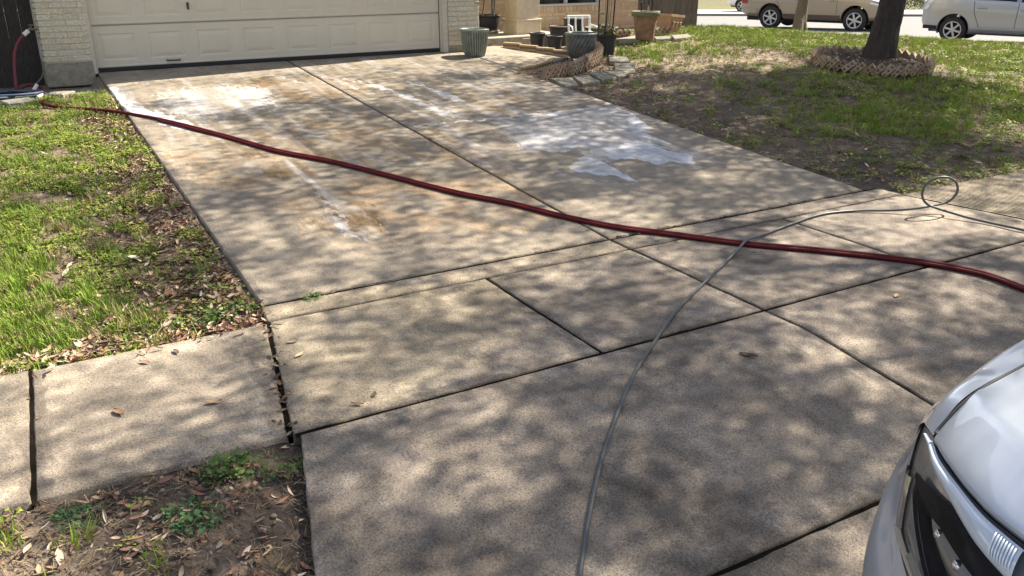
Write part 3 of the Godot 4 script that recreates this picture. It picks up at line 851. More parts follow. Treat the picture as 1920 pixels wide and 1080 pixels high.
func build_slabs() -> void:
	concrete_tile()
	driveway_picture()
	pavement_picture()
	var g := 0.0105
	var dw := group_node("driveway")
	slab(dw, Vector2(-2.48, -7.9), Vector2(-g, -7.9), Vector2(-g, -3.625 - g * 0.5), Vector2(-2.48, -3.625 - g * 0.5), M.drive, TOP)
	slab(dw, Vector2(g, -7.9), Vector2(2.70, -7.9), Vector2(2.70, -3.625 - g * 0.5), Vector2(g, -3.625 - g * 0.5), M.drive, TOP)
	slab(dw, Vector2(-2.48, -3.625 + g * 0.5), Vector2(-g, -3.625 + g * 0.5), Vector2(-g, -0.020), Vector2(-2.48, -0.020), M.drive, TOP)
	slab(dw, Vector2(g, -3.625 + g * 0.5), Vector2(2.70, -3.625 + g * 0.5), Vector2(2.70, -0.020), Vector2(g, -0.020), M.drive, TOP)
	var fw := group_node("front_walk")
	slab(fw, Vector2(2.716, -7.95), Vector2(3.52, -7.95), Vector2(4.02, -6.62), Vector2(2.716, -5.86), M.drive, TOP, 0.004)
	var sw := group_node("sidewalk")
	slab(sw, Vector2(-2.50, 0.020), Vector2(-g, 0.020), Vector2(-g, 0.238), Vector2(-2.52, 0.238), M.walk, LOW, 0.0, "strip_slab")
	slab(sw, Vector2(g, 0.020), Vector2(2.86, 0.020), Vector2(2.86, 0.238), Vector2(g, 0.238), M.walk, LOW, 0.0, "strip_slab")
	var zn := 0.262
	var zf := 1.498
	slab(sw, Vector2(-2.515, zn), Vector2(-1.14 - g, zn), Vector2(-1.14 - g, zf), Vector2(-2.755, zf), M.walk, LOW)
	slab(sw, Vector2(-1.14 + g, zn), Vector2(-g, zn), Vector2(-g, zf), Vector2(-1.14 + g, zf), M.walk, LOW)
	slab(sw, Vector2(g, zn), Vector2(1.455 - g, zn), Vector2(1.455 - g, zf), Vector2(g, zf), M.walk, LOW)
	slab(sw, Vector2(1.455 + g, zn), Vector2(2.84, zn), Vector2(3.09, zf), Vector2(1.455 + g, zf), M.walk, LOW)
	slab(sw, Vector2(-3.693, zn), Vector2(-2.536, zn), Vector2(-2.782, zf), Vector2(-3.738, zf), M.walk, LOW, -0.004)
	slab(sw, Vector2(-5.0, zn), Vector2(-3.712, zn), Vector2(-3.757, zf), Vector2(-5.0, zf), M.walk, LOW, 0.003)
	slab(sw, Vector2(-6.4, zn), Vector2(-5.02, zn), Vector2(-5.02, zf), Vector2(-6.4, zf), M.walk, LOW)
	# the ramp with its tooled grooves
	var st := begin(false)
	var x := 2.86
	while x < 5.0:
		for e in 6:
			var za := lerpf(zn, zf, e / 6.0)
			var zb := lerpf(zn, zf, (e + 1) / 6.0)
			var off := 0.25
			var x0a := x + off * e / 6.0
			var x0b := x + off * (e + 1) / 6.0
			var ya := pave(za)
			var yb := pave(zb)
			for k in [[0.0, 0.0, 0.026, 0.0], [0.026, 0.0, 0.031, -0.007], [0.031, -0.007, 0.038, -0.007], [0.038, -0.007, 0.043, 0.0]]:
				for v in [[k[0], k[1], za, x0a, ya], [k[2], k[3], za, x0a, ya], [k[2], k[3], zb, x0b, yb], [k[0], k[1], za, x0a, ya], [k[2], k[3], zb, x0b, yb], [k[0], k[1], zb, x0b, yb]]:
					var p := Vector3(v[3] + v[0], v[4] + v[1], v[2])
					st.set_uv(Vector2(p.x, p.z) / 1.7)
					st.set_uv2(Vector2((p.x - LOW.position.x) / LOW.size.x, (p.z - LOW.position.y) / LOW.size.y))
					st.add_vertex(p)
		x += 0.043
	st.generate_normals()
	put("grooved_ramp_slab", st.commit(), M.walk, sw)
	var ap := group_node("driveway_apron")
	var ze := 2.975
	slab(ap, Vector2(-2.73, 1.527), Vector2(-g, 1.527), Vector2(-g, ze - g), Vector2(-3.10, ze - g), M.walk, LOW)
	slab(ap, Vector2(g, 1.527), Vector2(3.1, 1.527), Vector2(3.5, ze - g), Vector2(g, ze - g), M.walk, LOW)
	slab(ap, Vector2(-3.10, ze + g), Vector2(-g, ze + g), Vector2(-g, 3.5), Vector2(-3.3, 3.5), M.walk, LOW)
	slab(ap, Vector2(g, ze + g), Vector2(3.5, ze + g), Vector2(3.7, 3.5), Vector2(g, 3.5), M.walk, LOW)
	# dirt packed in the joints
	var jd := begin(false)
	for l in [[0.0, -7.9, 0.0, -0.02, 0.026], [0.0, 0.0, 0.0, 3.5, 0.028], [-2.48, -3.625, 2.7, -3.625, 0.013], [-2.48, 0.0, 2.86, 0.0, 0.046], [-2.52, 0.25, 2.86, 0.25, 0.03], [-2.75, 1.512, 3.1, 1.512, 0.036], [-3.10, 2.975, 3.5, 2.975, 0.028], [-1.14, 0.25, -1.14, 1.51, 0.028], [1.455, 0.25, 1.455, 1.51, 0.028], [-2.53, 0.25, -2.77, 1.51, 0.026], [-3.703, 0.25, -3.748, 1.51, 0.026], [2.708, -7.9, 2.708, -5.86, 0.018], [2.85, 0.25, 3.10, 1.51, 0.02], [-5.01, 0.25, -5.01, 1.51, 0.02]]:
		var a := Vector2(l[0], l[1])
		var b := Vector2(l[2], l[3])
		var n := int(a.distance_to(b) / 0.08) + 1
		var sd: Vector2 = (b - a).orthogonal().normalized() * l[4] * 0.5
		for i in n:
			var p := a.lerp(b, float(i) / n)
			var q := a.lerp(b, float(i + 1) / n)
			var yp := pave(p.y) - 0.011 + n_fine.get_noise_2d(p.x * 3.0, p.y * 3.0) * 0.006
			var yq := pave(q.y) - 0.011 + n_fine.get_noise_2d(q.x * 3.0, q.y * 3.0) * 0.006
			quad(jd, Vector3(p.x - sd.x, yp, p.y - sd.y), Vector3(p.x + sd.x, yp, p.y + sd.y), Vector3(q.x + sd.x, yq, q.y + sd.y), Vector3(q.x - sd.x, yq, q.y - sd.y))
	var jo := put("joint_dirt", done(jd), M.joint_dirt)
	jo.set_meta("kind", "stuff")
	var rd := begin()
	for v in [[-80.0, 3.515], [80.0, 3.515], [80.0, 12.0], [-80.0, 3.515], [80.0, 12.0], [-80.0, 12.0]]:
		rd.add_vertex(Vector3(v[0], -0.222, v[1]))
	M.asphalt = textured(mottle(111, 0.12, Color(0.07, 0.068, 0.064), Color(0.15, 0.147, 0.14), 512, 1.6), 0.9, 0.95, 0.6, M.bump)
	var o := put("road", done(rd), M.asphalt)
	o.set_meta("kind", "structure")

# ------------------------------------------------------------------ house
var brick_mesh := {}
func brick_of(size: Vector3) -> ArrayMesh:
	var key := "%.3f %.3f %.3f" % [size.x, size.y, size.z]
	if not brick_mesh.has(key):
		brick_mesh[key] = box_mesh(size, 0.004)
	return brick_mesh[key]

# courses of brick on a wall that runs along x (or along z) between two ends; the first tops out at y_single, the rest are one mesh
func lay_bricks(parent: Node, x0: float, x1: float, z: float, y0: float, y1: float, y_single: float, mats: Array, along_z := false, bl := 0.30, bh := 0.061, joint := 0.010) -> void:
	var y := y0
	var row := 0
	var upper := begin(false)
	var any := false
	while y + bh < y1 + 0.03:
		var x := x0 - (0.0 if row % 2 == 0 else bl * 0.5)
		while x < x1 - 0.02:
			var a := maxf(x, x0)
			var b := minf(x + bl, x1)
			if b - a > 0.03:
				var size := Vector3(snappedf(b - a, 0.01), bh, 0.05)
				var c := Vector3((a + b) * 0.5, y + bh * 0.5 + rng.randf_range(-0.0015, 0.0015), z + rng.randf_range(-0.0025, 0.0025))
				if along_z:
					c = Vector3(z + rng.randf_range(-0.0025, 0.0025), c.y, (a + b) * 0.5)
				if y < y_single:
					var o := put("brick", brick_of(size), mats[rng.randi() % mats.size()], parent, c)
					o.rotation.z = rng.randf_range(-0.004, 0.004)
					if along_z:
						o.rotation.y = PI / 2
				else:
					box(upper, c, size if not along_z else Vector3(size.z, size.y, size.x), Transform3D(), 0.003)
					any = true
			x += bl + joint
		y += bh + joint
		row += 1
	if any:
		var u := put("upper_brickwork", done(upper), mats[0], parent)
		u.set_meta("kind", "stuff")

func wall_part(parent: Node, called: String, lo: Vector3, hi: Vector3, m: Material) -> MeshInstance3D:
	return put(called, box_mesh(hi - lo, 0.0), m, parent, (lo + hi) * 0.5)

func build_house() -> void:
	var H := thing("brick_house", "cream brick house with wide garage door and small front porch", "house", Vector3.ZERO)
	var top := 2.62
	# left pier of the garage
	var lp := wall_part(H, "wall", Vector3(-3.055, 0.40, -9.5), Vector3(-2.545, top, -7.683), M.mortar)
	lp.position = Vector3.ZERO
	lp.mesh = box_mesh(Vector3(0.51, top - 0.4, 1.844), 0.0, Vector3(-2.80, (top + 0.4) * 0.5, -8.578))
	lay_bricks(lp, -3.065, -2.52, -7.675, 0.678, top, 1.55, M.brick)
	lay_bricks(lp, -9.4, -7.71, -3.06, 0.678, top, 1.5, M.brick, true)
	var st := begin(false)
	box(st, Vector3(-2.80, 0.52, -8.55), Vector3(0.56, 0.305, 1.80), Transform3D(), 0.012)
	put("foundation", done(st), M.foundation, H)
	# right pier
	var rp := put("wall", box_mesh(Vector3(0.51, top - 0.4, 2.2), 0.0, Vector3(2.755, (top + 0.4) * 0.5, -8.757)), M.mortar, H)
	lay_bricks(rp, 2.49, 3.02, -7.675, 0.605, top, 1.5, M.brick)
	lay_bricks(rp, -9.3, -7.71, 3.015, 0.605, top, 0.6, M.brick, true)
	st = begin(false)
	box(st, Vector3(2.755, 0.50, -8.75), Vector3(0.545, 0.2, 2.2), Transform3D(), 0.01)
	box(st, Vector3(2.99, 1.215, -7.652), Vector3(0.075, 0.03, 0.025), Transform3D(), 0.004)
	put("foundation", done(st), M.foundation, H)
	# header; unseen upper floor and roof, sized to throw the shadow along the door
	put("header", box_mesh(Vector3(5.02, 0.30, 0.25), 0.0, Vector3(-0.03, 2.77, -7.82)), M.siding, H)
	var up := begin(false)
	box(up, Vector3(-0.02, 5.10, -10.63), Vector3(6.14, 4.6, 6.0))
	put("unseen_upper_wall", done(up), M.siding, H)
	for k in 2:
		var wf := put("window", box_mesh(Vector3(1.1, 1.4, 0.06), 0.01, Vector3(-1.4 + 2.8 * k, 4.6, -7.61)), M.white_frame, H)
		put("pane", box_mesh(Vector3(0.94, 1.24, 0.02), 0.0, Vector3(-1.4 + 2.8 * k, 4.6, -7.578)), M.glass_dark, wf)
	st = begin(false)
	quad(st, Vector3(-3.3, 7.37, -7.5), Vector3(3.15, 7.37, -7.5), Vector3(3.15, 8.9, -10.6), Vector3(-3.3, 8.9, -10.6))
	quad(st, Vector3(3.15, 7.37, -13.8), Vector3(-3.3, 7.37, -13.8), Vector3(-3.3, 8.9, -10.6), Vector3(3.15, 8.9, -10.6))
	quad(st, Vector3(-3.3, 7.36, -7.5), Vector3(-3.3, 7.36, -13.8), Vector3(3.15, 7.36, -13.8), Vector3(3.15, 7.36, -7.5))
	tri(st, Vector3(3.15, 7.37, -7.5), Vector3(3.15, 7.37, -13.8), Vector3(3.15, 8.9, -10.6))
	tri(st, Vector3(-3.3, 7.37, -13.8), Vector3(-3.3, 7.37, -7.5), Vector3(-3.3, 8.9, -10.6))
	put("roof", done(st), M.roofing, H)
	put("porch_roof", box_mesh(Vector3(1.7, 0.10, 1.3), 0.0, Vector3(3.95, 2.86, -9.0)), M.roofing, H)
	garage_door(H)
	# porch
	st = begin(false)
	box(st, Vector3(3.98, 0.55, -8.75), Vector3(1.86, 0.19, 1.36), Transform3D(), 0.015)
	box(st, Vector3(4.35, 0.52, -8.42), Vector3(0.62, 0.18, 0.72), Transform3D(), 0.012)
	put("porch_slab", done(st), M.porch, H)
	var pw := put("wall", box_mesh(Vector3(2.0, 2.3, 0.25), 0.0, Vector3(3.95, 1.72, -9.518)), M.mortar, H)
	lay_bricks(pw, 3.03, 4.9, -9.413, 0.652, 2.7, 1.42, M.brick_lit)
	# column wrapped in boards
	st = begin(false)
	box(st, Vector3(4.315, 1.75, -8.53), Vector3(0.43, 1.80, 0.43), Transform3D(), 0.006)
	put("porch_column", done(st), M.column, H)
	st = begin(false)
	box(st, Vector3(4.315, 0.735, -8.53), Vector3(0.475, 0.24, 0.475), Transform3D(), 0.008)
	box(st, Vector3(4.315, 0.872, -8.53), Vector3(0.50, 0.035, 0.50), Transform3D(), 0.006)
	put("column_base", done(st), M.column, H)
	# window wall
	var ww := put("wall", box_mesh(Vector3(2.42, 0.62, 0.25), 0.0, Vector3(6.09, 0.71, -9.320)), M.mortar, H)
	lay_bricks(ww, 4.89, 7.30, -9.215, 0.50, 0.91, 0.95, M.brick_lit)
	for k in 18:
		var o := put("brick", brick_of(Vector3(0.071, 0.10, 0.05)), M.brick_lit[rng.randi() % 4], ww, Vector3(4.94 + k * 0.0815, 0.972, -9.207))
		o.rotation.z = rng.randf_range(-0.006, 0.006)
	var w2 := put("wall", box_mesh(Vector3(0.88, 1.8, 0.25), 0.0, Vector3(6.86, 1.9, -9.320)), M.mortar, H)
	lay_bricks(w2, 6.42, 7.30, -9.215, 0.923, 2.8, 1.45, M.brick_lit)
	put("wall", box_mesh(Vector3(0.25, 2.3, 3.0), 0.0, Vector3(7.18, 1.65, -10.9)), M.mortar, H)
	put("wall", box_mesh(Vector3(1.6, 0.5, 0.25), 0.0, Vector3(5.65, 2.55, -9.345)), M.mortar, H)
	var wf := begin(false)
	box(wf, Vector3(5.66, 1.045, -9.22), Vector3(1.52, 0.04, 0.10), Transform3D(), 0.006)
	box(wf, Vector3(5.66, 2.28, -9.24), Vector3(1.48, 0.05, 0.07), Transform3D(), 0.005)
	for x in [4.945, 5.66, 6.375]:
		box(wf, Vector3(x, 1.66, -9.238), Vector3(0.05, 1.19, 0.066), Transform3D(), 0.005)
	var win := put("window", done(wf), M.white_frame, H)
	for x in [5.3025, 6.0175]:
		put("pane", box_mesh(Vector3(0.663, 1.19, 0.012), 0.0, Vector3(x, 1.66, -9.27)), M.glass_dark, win)
	# tap on the side of the pier
	st = begin()
	tube(st, PackedVector3Array([Vector3(-3.08, 1.08, -7.62), Vector3(-3.17, 1.08, -7.60)]), 0.014, 8)
	tube(st, PackedVector3Array([Vector3(-3.16, 1.09, -7.60), Vector3(-3.20, 1.05, -7.57)]), 0.017, 8)
	tube(st, PackedVector3Array([Vector3(-3.145, 1.09, -7.60), Vector3(-3.145, 1.13, -7.60)]), 0.007, 6)
	tube(st, PackedVector3Array([Vector3(-3.175, 1.13, -7.60), Vector3(-3.115, 1.13, -7.60)]), 0.010, 6)
	put("garden_tap", done(st), M.brass, H)

func panel_face(st: SurfaceTool, c: Vector2, s: Vector2, z: float) -> void:
	# raised panel: groove round it, bevel up to a flat field
	var outer := s * 0.5
	var rings := [[outer, 0.0], [outer - Vector2(0.012, 0.012), -0.007], [outer - Vector2(0.024, 0.024), -0.007], [outer - Vector2(0.064, 0.064), 0.001]]
	var rows := []
	for r in rings:
		var e: Vector2 = r[0]
		rows.append(PackedVector3Array([Vector3(c.x - e.x, c.y - e.y, z + r[1]), Vector3(c.x + e.x, c.y - e.y, z + r[1]), Vector3(c.x + e.x, c.y + e.y, z + r[1]), Vector3(c.x - e.x, c.y + e.y, z + r[1])]))
	loft(st, rows, true, true)
	var q: PackedVector3Array = rows[3]
	quad(st, q[0], q[3], q[2], q[1])

func garage_door(H: Node) -> void:
	var x0 := -2.50
	var x1 := 2.38
	var hs := 0.531
	var zf := -7.765
	var D := put("garage_door", box_mesh(Vector3(x1 - x0, 2.12, 0.02), 0.0, Vector3((x0 + x1) * 0.5, 1.615, zf - 0.045)), M.door, H)
	for s in 4:
		var y0 := 0.555 + s * hs
		var st := begin(false)
		var pw := 0.44
		var pitch := (x1 - x0) / 8.0
		var ph := 0.33
		var cy := y0 + hs * 0.5 - 0.004
		var ya := cy - ph * 0.5
		var yb := cy + ph * 0.5
		# frame of the section round eight pressed panels
		for k in 8:
			var cx := x0 + pitch * (k + 0.5)
			panel_face(st, Vector2(cx, cy), Vector2(pw, ph), zf)
			var l := cx - pitch * 0.5
			quad(st, Vector3(l, ya, zf), Vector3(l, yb, zf), Vector3(cx - pw * 0.5, yb, zf), Vector3(cx - pw * 0.5, ya, zf))
			quad(st, Vector3(cx + pw * 0.5, ya, zf), Vector3(cx + pw * 0.5, yb, zf), Vector3(l + pitch, yb, zf), Vector3(l + pitch, ya, zf))
		var t := y0 + hs - 0.008
		quad(st, Vector3(x0, y0 + 0.035, zf), Vector3(x0, ya, zf), Vector3(x1, ya, zf), Vector3(x1, y0 + 0.035, zf))
		quad(st, Vector3(x0, yb, zf), Vector3(x0, t - 0.02, zf), Vector3(x1, t - 0.02, zf), Vector3(x1, yb, zf))
		# rolled lips along the joint with the next section
		quad(st, Vector3(x0, t - 0.02, zf), Vector3(x0, t, zf - 0.018), Vector3(x1, t, zf - 0.018), Vector3(x1, t - 0.02, zf))
		quad(st, Vector3(x0, y0, zf - 0.012), Vector3(x0, y0 + 0.012, zf + 0.004), Vector3(x1, y0 + 0.012, zf + 0.004), Vector3(x1, y0, zf - 0.012))
		quad(st, Vector3(x0, y0 + 0.012, zf + 0.004), Vector3(x0, y0 + 0.030, zf + 0.004), Vector3(x1, y0 + 0.030, zf + 0.004), Vector3(x1, y0 + 0.012, zf + 0.004))
		quad(st, Vector3(x0, y0 + 0.030, zf + 0.004), Vector3(x0, y0 + 0.035, zf), Vector3(x1, y0 + 0.035, zf), Vector3(x1, y0 + 0.030, zf + 0.004))
		put("door_section", done(st), M.door, D)
	put("bottom_seal", box_mesh(Vector3(x1 - x0, 0.05, 0.05), 0.006, Vector3((x0 + x1) * 0.5, 0.533, zf - 0.025)), M.rubber, D)
	var st2 := begin()
	tube(st2, smooth_path([Vector3(-1.62, 0.615, zf + 0.002), Vector3(-1.60, 0.612, zf + 0.035), Vector3(-1.53, 0.611, zf + 0.04), Vector3(-1.47, 0.612, zf + 0.035), Vector3(-1.45, 0.615, zf + 0.002)], 0.01), 0.011, 8)
	put("pull_handle", done(st2), M.steel, D)
	st2 = begin()
	box(st2, Vector3(-1.265, 1.29, zf + 0.006), Vector3(0.03, 0.085, 0.012), Transform3D(), 0.005)
	tube(st2, PackedVector3Array([Vector3(-1.265, 1.29, zf + 0.01), Vector3(-1.265, 1.29, zf + 0.045)]), 0.008, 8)
	tube(st2, PackedVector3Array([Vector3(-1.265, 1.245, zf + 0.045), Vector3(-1.265, 1.335, zf + 0.045)]), 0.009, 8)
	put("lock_handle", done(st2), M.steel, D)
	# jambs and stop mouldings
	for s in [-1.0, 1.0]:
		var x := x0 - 0.012 if s < 0 else x1 + 0.05
		var st := begin(false)
		box(st, Vector3(x, 1.6, -7.735), Vector3(0.045, 2.2, 0.15), Transform3D(), 0.006)
		box(st, Vector3(x - s * 0.028, 1.6, -7.742), Vector3(0.025, 2.2, 0.03), Transform3D(), 0.004)
		box(st, Vector3(x + s * 0.03, 1.6, -7.672), Vector3(0.05, 2.2, 0.03), Transform3D(), 0.005)
		put("door_jamb", done(st), M.trim, H)

# ------------------------------------------------------------------ fences
func board_fence(called: String, label: String, a: Vector2, b: Vector2, h: float, mats: Array, gap := 0.006) -> Node3D:
	var T := thing(called, label, "fence", Vector3(a.x, land(a.x, a.y), a.y), -atan2(b.y - a.y, b.x - a.x))
	var l := a.distance_to(b)
	var n := int(l / 0.142)
	for k in n:
		var hh := h + rng.randf_range(-0.02, 0.02)
		var x := (k + 0.5) * l / n
		var w := a.lerp(b, x / l)
		var y := land(w.x, w.y) - land(a.x, a.y)
		var st := begin(false)
		var wd := l / n - gap
		var prof := [Vector2(-wd / 2, 0.02), Vector2(-wd / 2, hh - 0.03), Vector2(-wd / 2 + 0.03, hh), Vector2(wd / 2 - 0.03, hh), Vector2(wd / 2, hh - 0.03), Vector2(wd / 2, 0.02)]
		var t := 0.009
		for i in 6:
			var p: Vector2 = prof[i]
			var q: Vector2 = prof[(i + 1) % 6]
			quad(st, Vector3(p.x, p.y, t), Vector3(p.x, p.y, -t), Vector3(q.x, q.y, -t), Vector3(q.x, q.y, t))
		for e in [-t, t]:
			quad(st, Vector3(prof[0].x, prof[0].y, e), Vector3(prof[1].x, prof[1].y, e), Vector3(prof[4].x, prof[4].y, e), Vector3(prof[5].x, prof[5].y, e))
			quad(st, Vector3(prof[1].x, prof[1].y, e), Vector3(prof[2].x, prof[2].y, e), Vector3(prof[3].x, prof[3].y, e), Vector3(prof[4].x, prof[4].y, e))
		var o := put("board", done(st), mats[rng.randi() % mats.size()], T, Vector3(x, y, rng.randf_range(-0.004, 0.004)))
		o.rotation = Vector3(rng.randf_range(-0.006, 0.006), rng.randf_range(-0.03, 0.03) if gap > 0.003 else 0.0, rng.randf_range(-0.008, 0.008) if gap > 0.003 else 0.0)
	for y in [0.3, h - 0.3]:
		put("rail", box_mesh(Vector3(l, 0.085, 0.038), 0.003, Vector3(l * 0.5, y, -0.033)), mats[0], T)
	return T

func build_fences() -> void:
	var f := board_fence("wooden_gate", "black weathered board gate beside the left garage pier behind the tap", Vector2(-5.9, -7.86), Vector2(-3.10, -7.86), 1.85, [M.old_wood], 0.0012)
	f.set_meta("category", "gate")
	var st := begin()
	tube(st, PackedVector3Array([Vector3(2.36, 0.75, 0.03), Vector3(2.36, 1.45, 0.03)]), 0.011, 8)
	tube(st, PackedVector3Array([Vector3(2.36, 1.35, 0.03), Vector3(2.31, 1.35, 0.055)]), 0.009, 8)
	for y in [0.85, 1.3]:
		box(st, Vector3(2.36, y, 0.02), Vector3(0.07, 0.04, 0.012), Transform3D(), 0.003)
	put("slide_bolt", done(st), M.steel, f)
	board_fence("wooden_fence", "weathered grey board fence running off the brick corner behind the clay pots", Vector2(7.34, -9.25), Vector2(8.86, -9.25), 1.8, M.grey_wood, 0.012)

# ------------------------------------------------------------------ side street
func build_street() -> void:
	M.street = textured(mottle(112, 0.02, Color(0.15, 0.15, 0.148), Color(0.21, 0.209, 0.205), 512), 0.25, 0.95)
	M.far_concrete = textured(mottle(113, 0.03, Color(0.33, 0.305, 0.255), Color(0.40, 0.375, 0.32), 512), 0.3, 0.95)
	var dir := Vector2(0.749, 0.663)
	var nrm := Vector2(0.663, -0.749)
	var o2 := Vector2(8.9, -9.1) - nrm * 0.35
	for part in [["side_street", 1.7, 25.0, M.street, 0.0], ["far_driveway", 25.1, 34.0, M.far_concrete, 0.06]]:
		var st := begin()
		var rows := []
		for i in 60:
			var row := PackedVector3Array()
			for j in 12:
				var q: Vector2 = o2 + dir * (-60.0 + i * 2.2) + nrm * lerpf(part[1], part[2], j / 11.0)
				row.append(Vector3(q.x, street_y(q.x, q.y) + part[4], q.y))
			rows.append(row)
		loft(st, rows)
		var o := put(part[0], done(st), part[3])
		o.set_meta("kind", "structure")
	var ks := begin(false)
	for i in 66:
		var q := o2 + dir * (-60.0 + i * 2.0) + nrm * 25.05
		var q2 := o2 + dir * (-60.0 + (i + 1) * 2.0) + nrm * 25.05
		var y := street_y(q.x, q.y)
		var y2 := street_y(q2.x, q2.y)
		var w := nrm * 0.08
		var A := Vector3(q.x - w.x, y - 0.1, q.y - w.y)
		var B := Vector3(q2.x - w.x, y2 - 0.1, q2.y - w.y)
		quad(ks, A, B, B + Vector3(0, 0.20, 0), A + Vector3(0, 0.20, 0))
		quad(ks, A + Vector3(0, 0.20, 0), B + Vector3(0, 0.20, 0), B + Vector3(w.x * 2, 0.20, w.y * 2), A + Vector3(w.x * 2, 0.20, w.y * 2))
	var k := put("far_kerb", done(ks), M.street)
	k.set_meta("kind", "structure")

# ------------------------------------------------------------------ trees
func leaf_spray(sd: int, count: int, radius: float, lw: float, ll: float) -> ArrayMesh:
	var r := RandomNumberGenerator.new()
	r.seed = sd
	var st := begin(false)
	for i in count:
		var c := Vector3(r.randfn(), r.randfn() * 0.7, r.randfn()) * radius * 0.55
		var b := Basis.from_euler(Vector3(r.randf_range(-0.9, 0.9), r.randf() * TAU, r.randf_range(-0.9, 0.9)))
		var l := ll * r.randf_range(0.7, 1.2)
		var w := lw * r.randf_range(0.7, 1.2)
		st.set_color(Color(1, 1, 1) * r.randf_range(0.7, 1.25))
		var p0 := c + b * Vector3(0, 0, -l * 0.5)
		var p1 := c + b * Vector3(w * 0.5, 0.004, -l * 0.05)
		var p2 := c + b * Vector3(0, -0.004, l * 0.5)
		var p3 := c + b * Vector3(-w * 0.5, 0.004, -l * 0.05)
		var m := c + b * Vector3(0, -0.004, 0)
		tri(st, p0, p1, m)
		tri(st, p1, p2, m)
		tri(st, p2, p3, m)
		tri(st, p3, p0, m)
	return done(st)

func trunk_mesh(p: Array, r: Array, rough: float) -> ArrayMesh:
	var st := begin()
	var path := smooth_path(p, 0.06)
	var rows := []
	for i in path.size():
		var t := float(i) / (path.size() - 1)
		var f := t * (r.size() - 1)
		var k := mini(int(f), r.size() - 2)
		var rr := lerpf(r[k], r[k + 1], f - k)
		var d := (path[mini(i + 1, path.size() - 1)] - path[maxi(i - 1, 0)]).normalized()
		var x := d.cross(Vector3.BACK).normalized()
		var y := x.cross(d)
		var row := PackedVector3Array()
		for j in 64:
			var a := TAU * j / 64
			var q := path[i] + (x * cos(a) + y * sin(a)) * rr
			var flare := pow(maxf(0.0, 1.0 - t * 6.0), 2.0) * 0.055 * (1.0 + 0.6 * cos(a * 5.0 + 1.0))
			var n := n_fine.get_noise_3d(cos(a) * 1.4, t * 2.0, sin(a) * 1.4) * rough
			var rg := n_fine.get_noise_3d(cos(a) * 3.6, t * 0.9 * path.size() * 0.012, sin(a) * 3.6)
			n -= maxf(0.0, 0.22 - absf(rg)) * rough * 3.0
			row.append(path[i] + (x * cos(a) + y * sin(a)) * (rr * (1.0 + n) + flare))
		rows.append(row)
	loft(st, rows, true)
	return done(st)

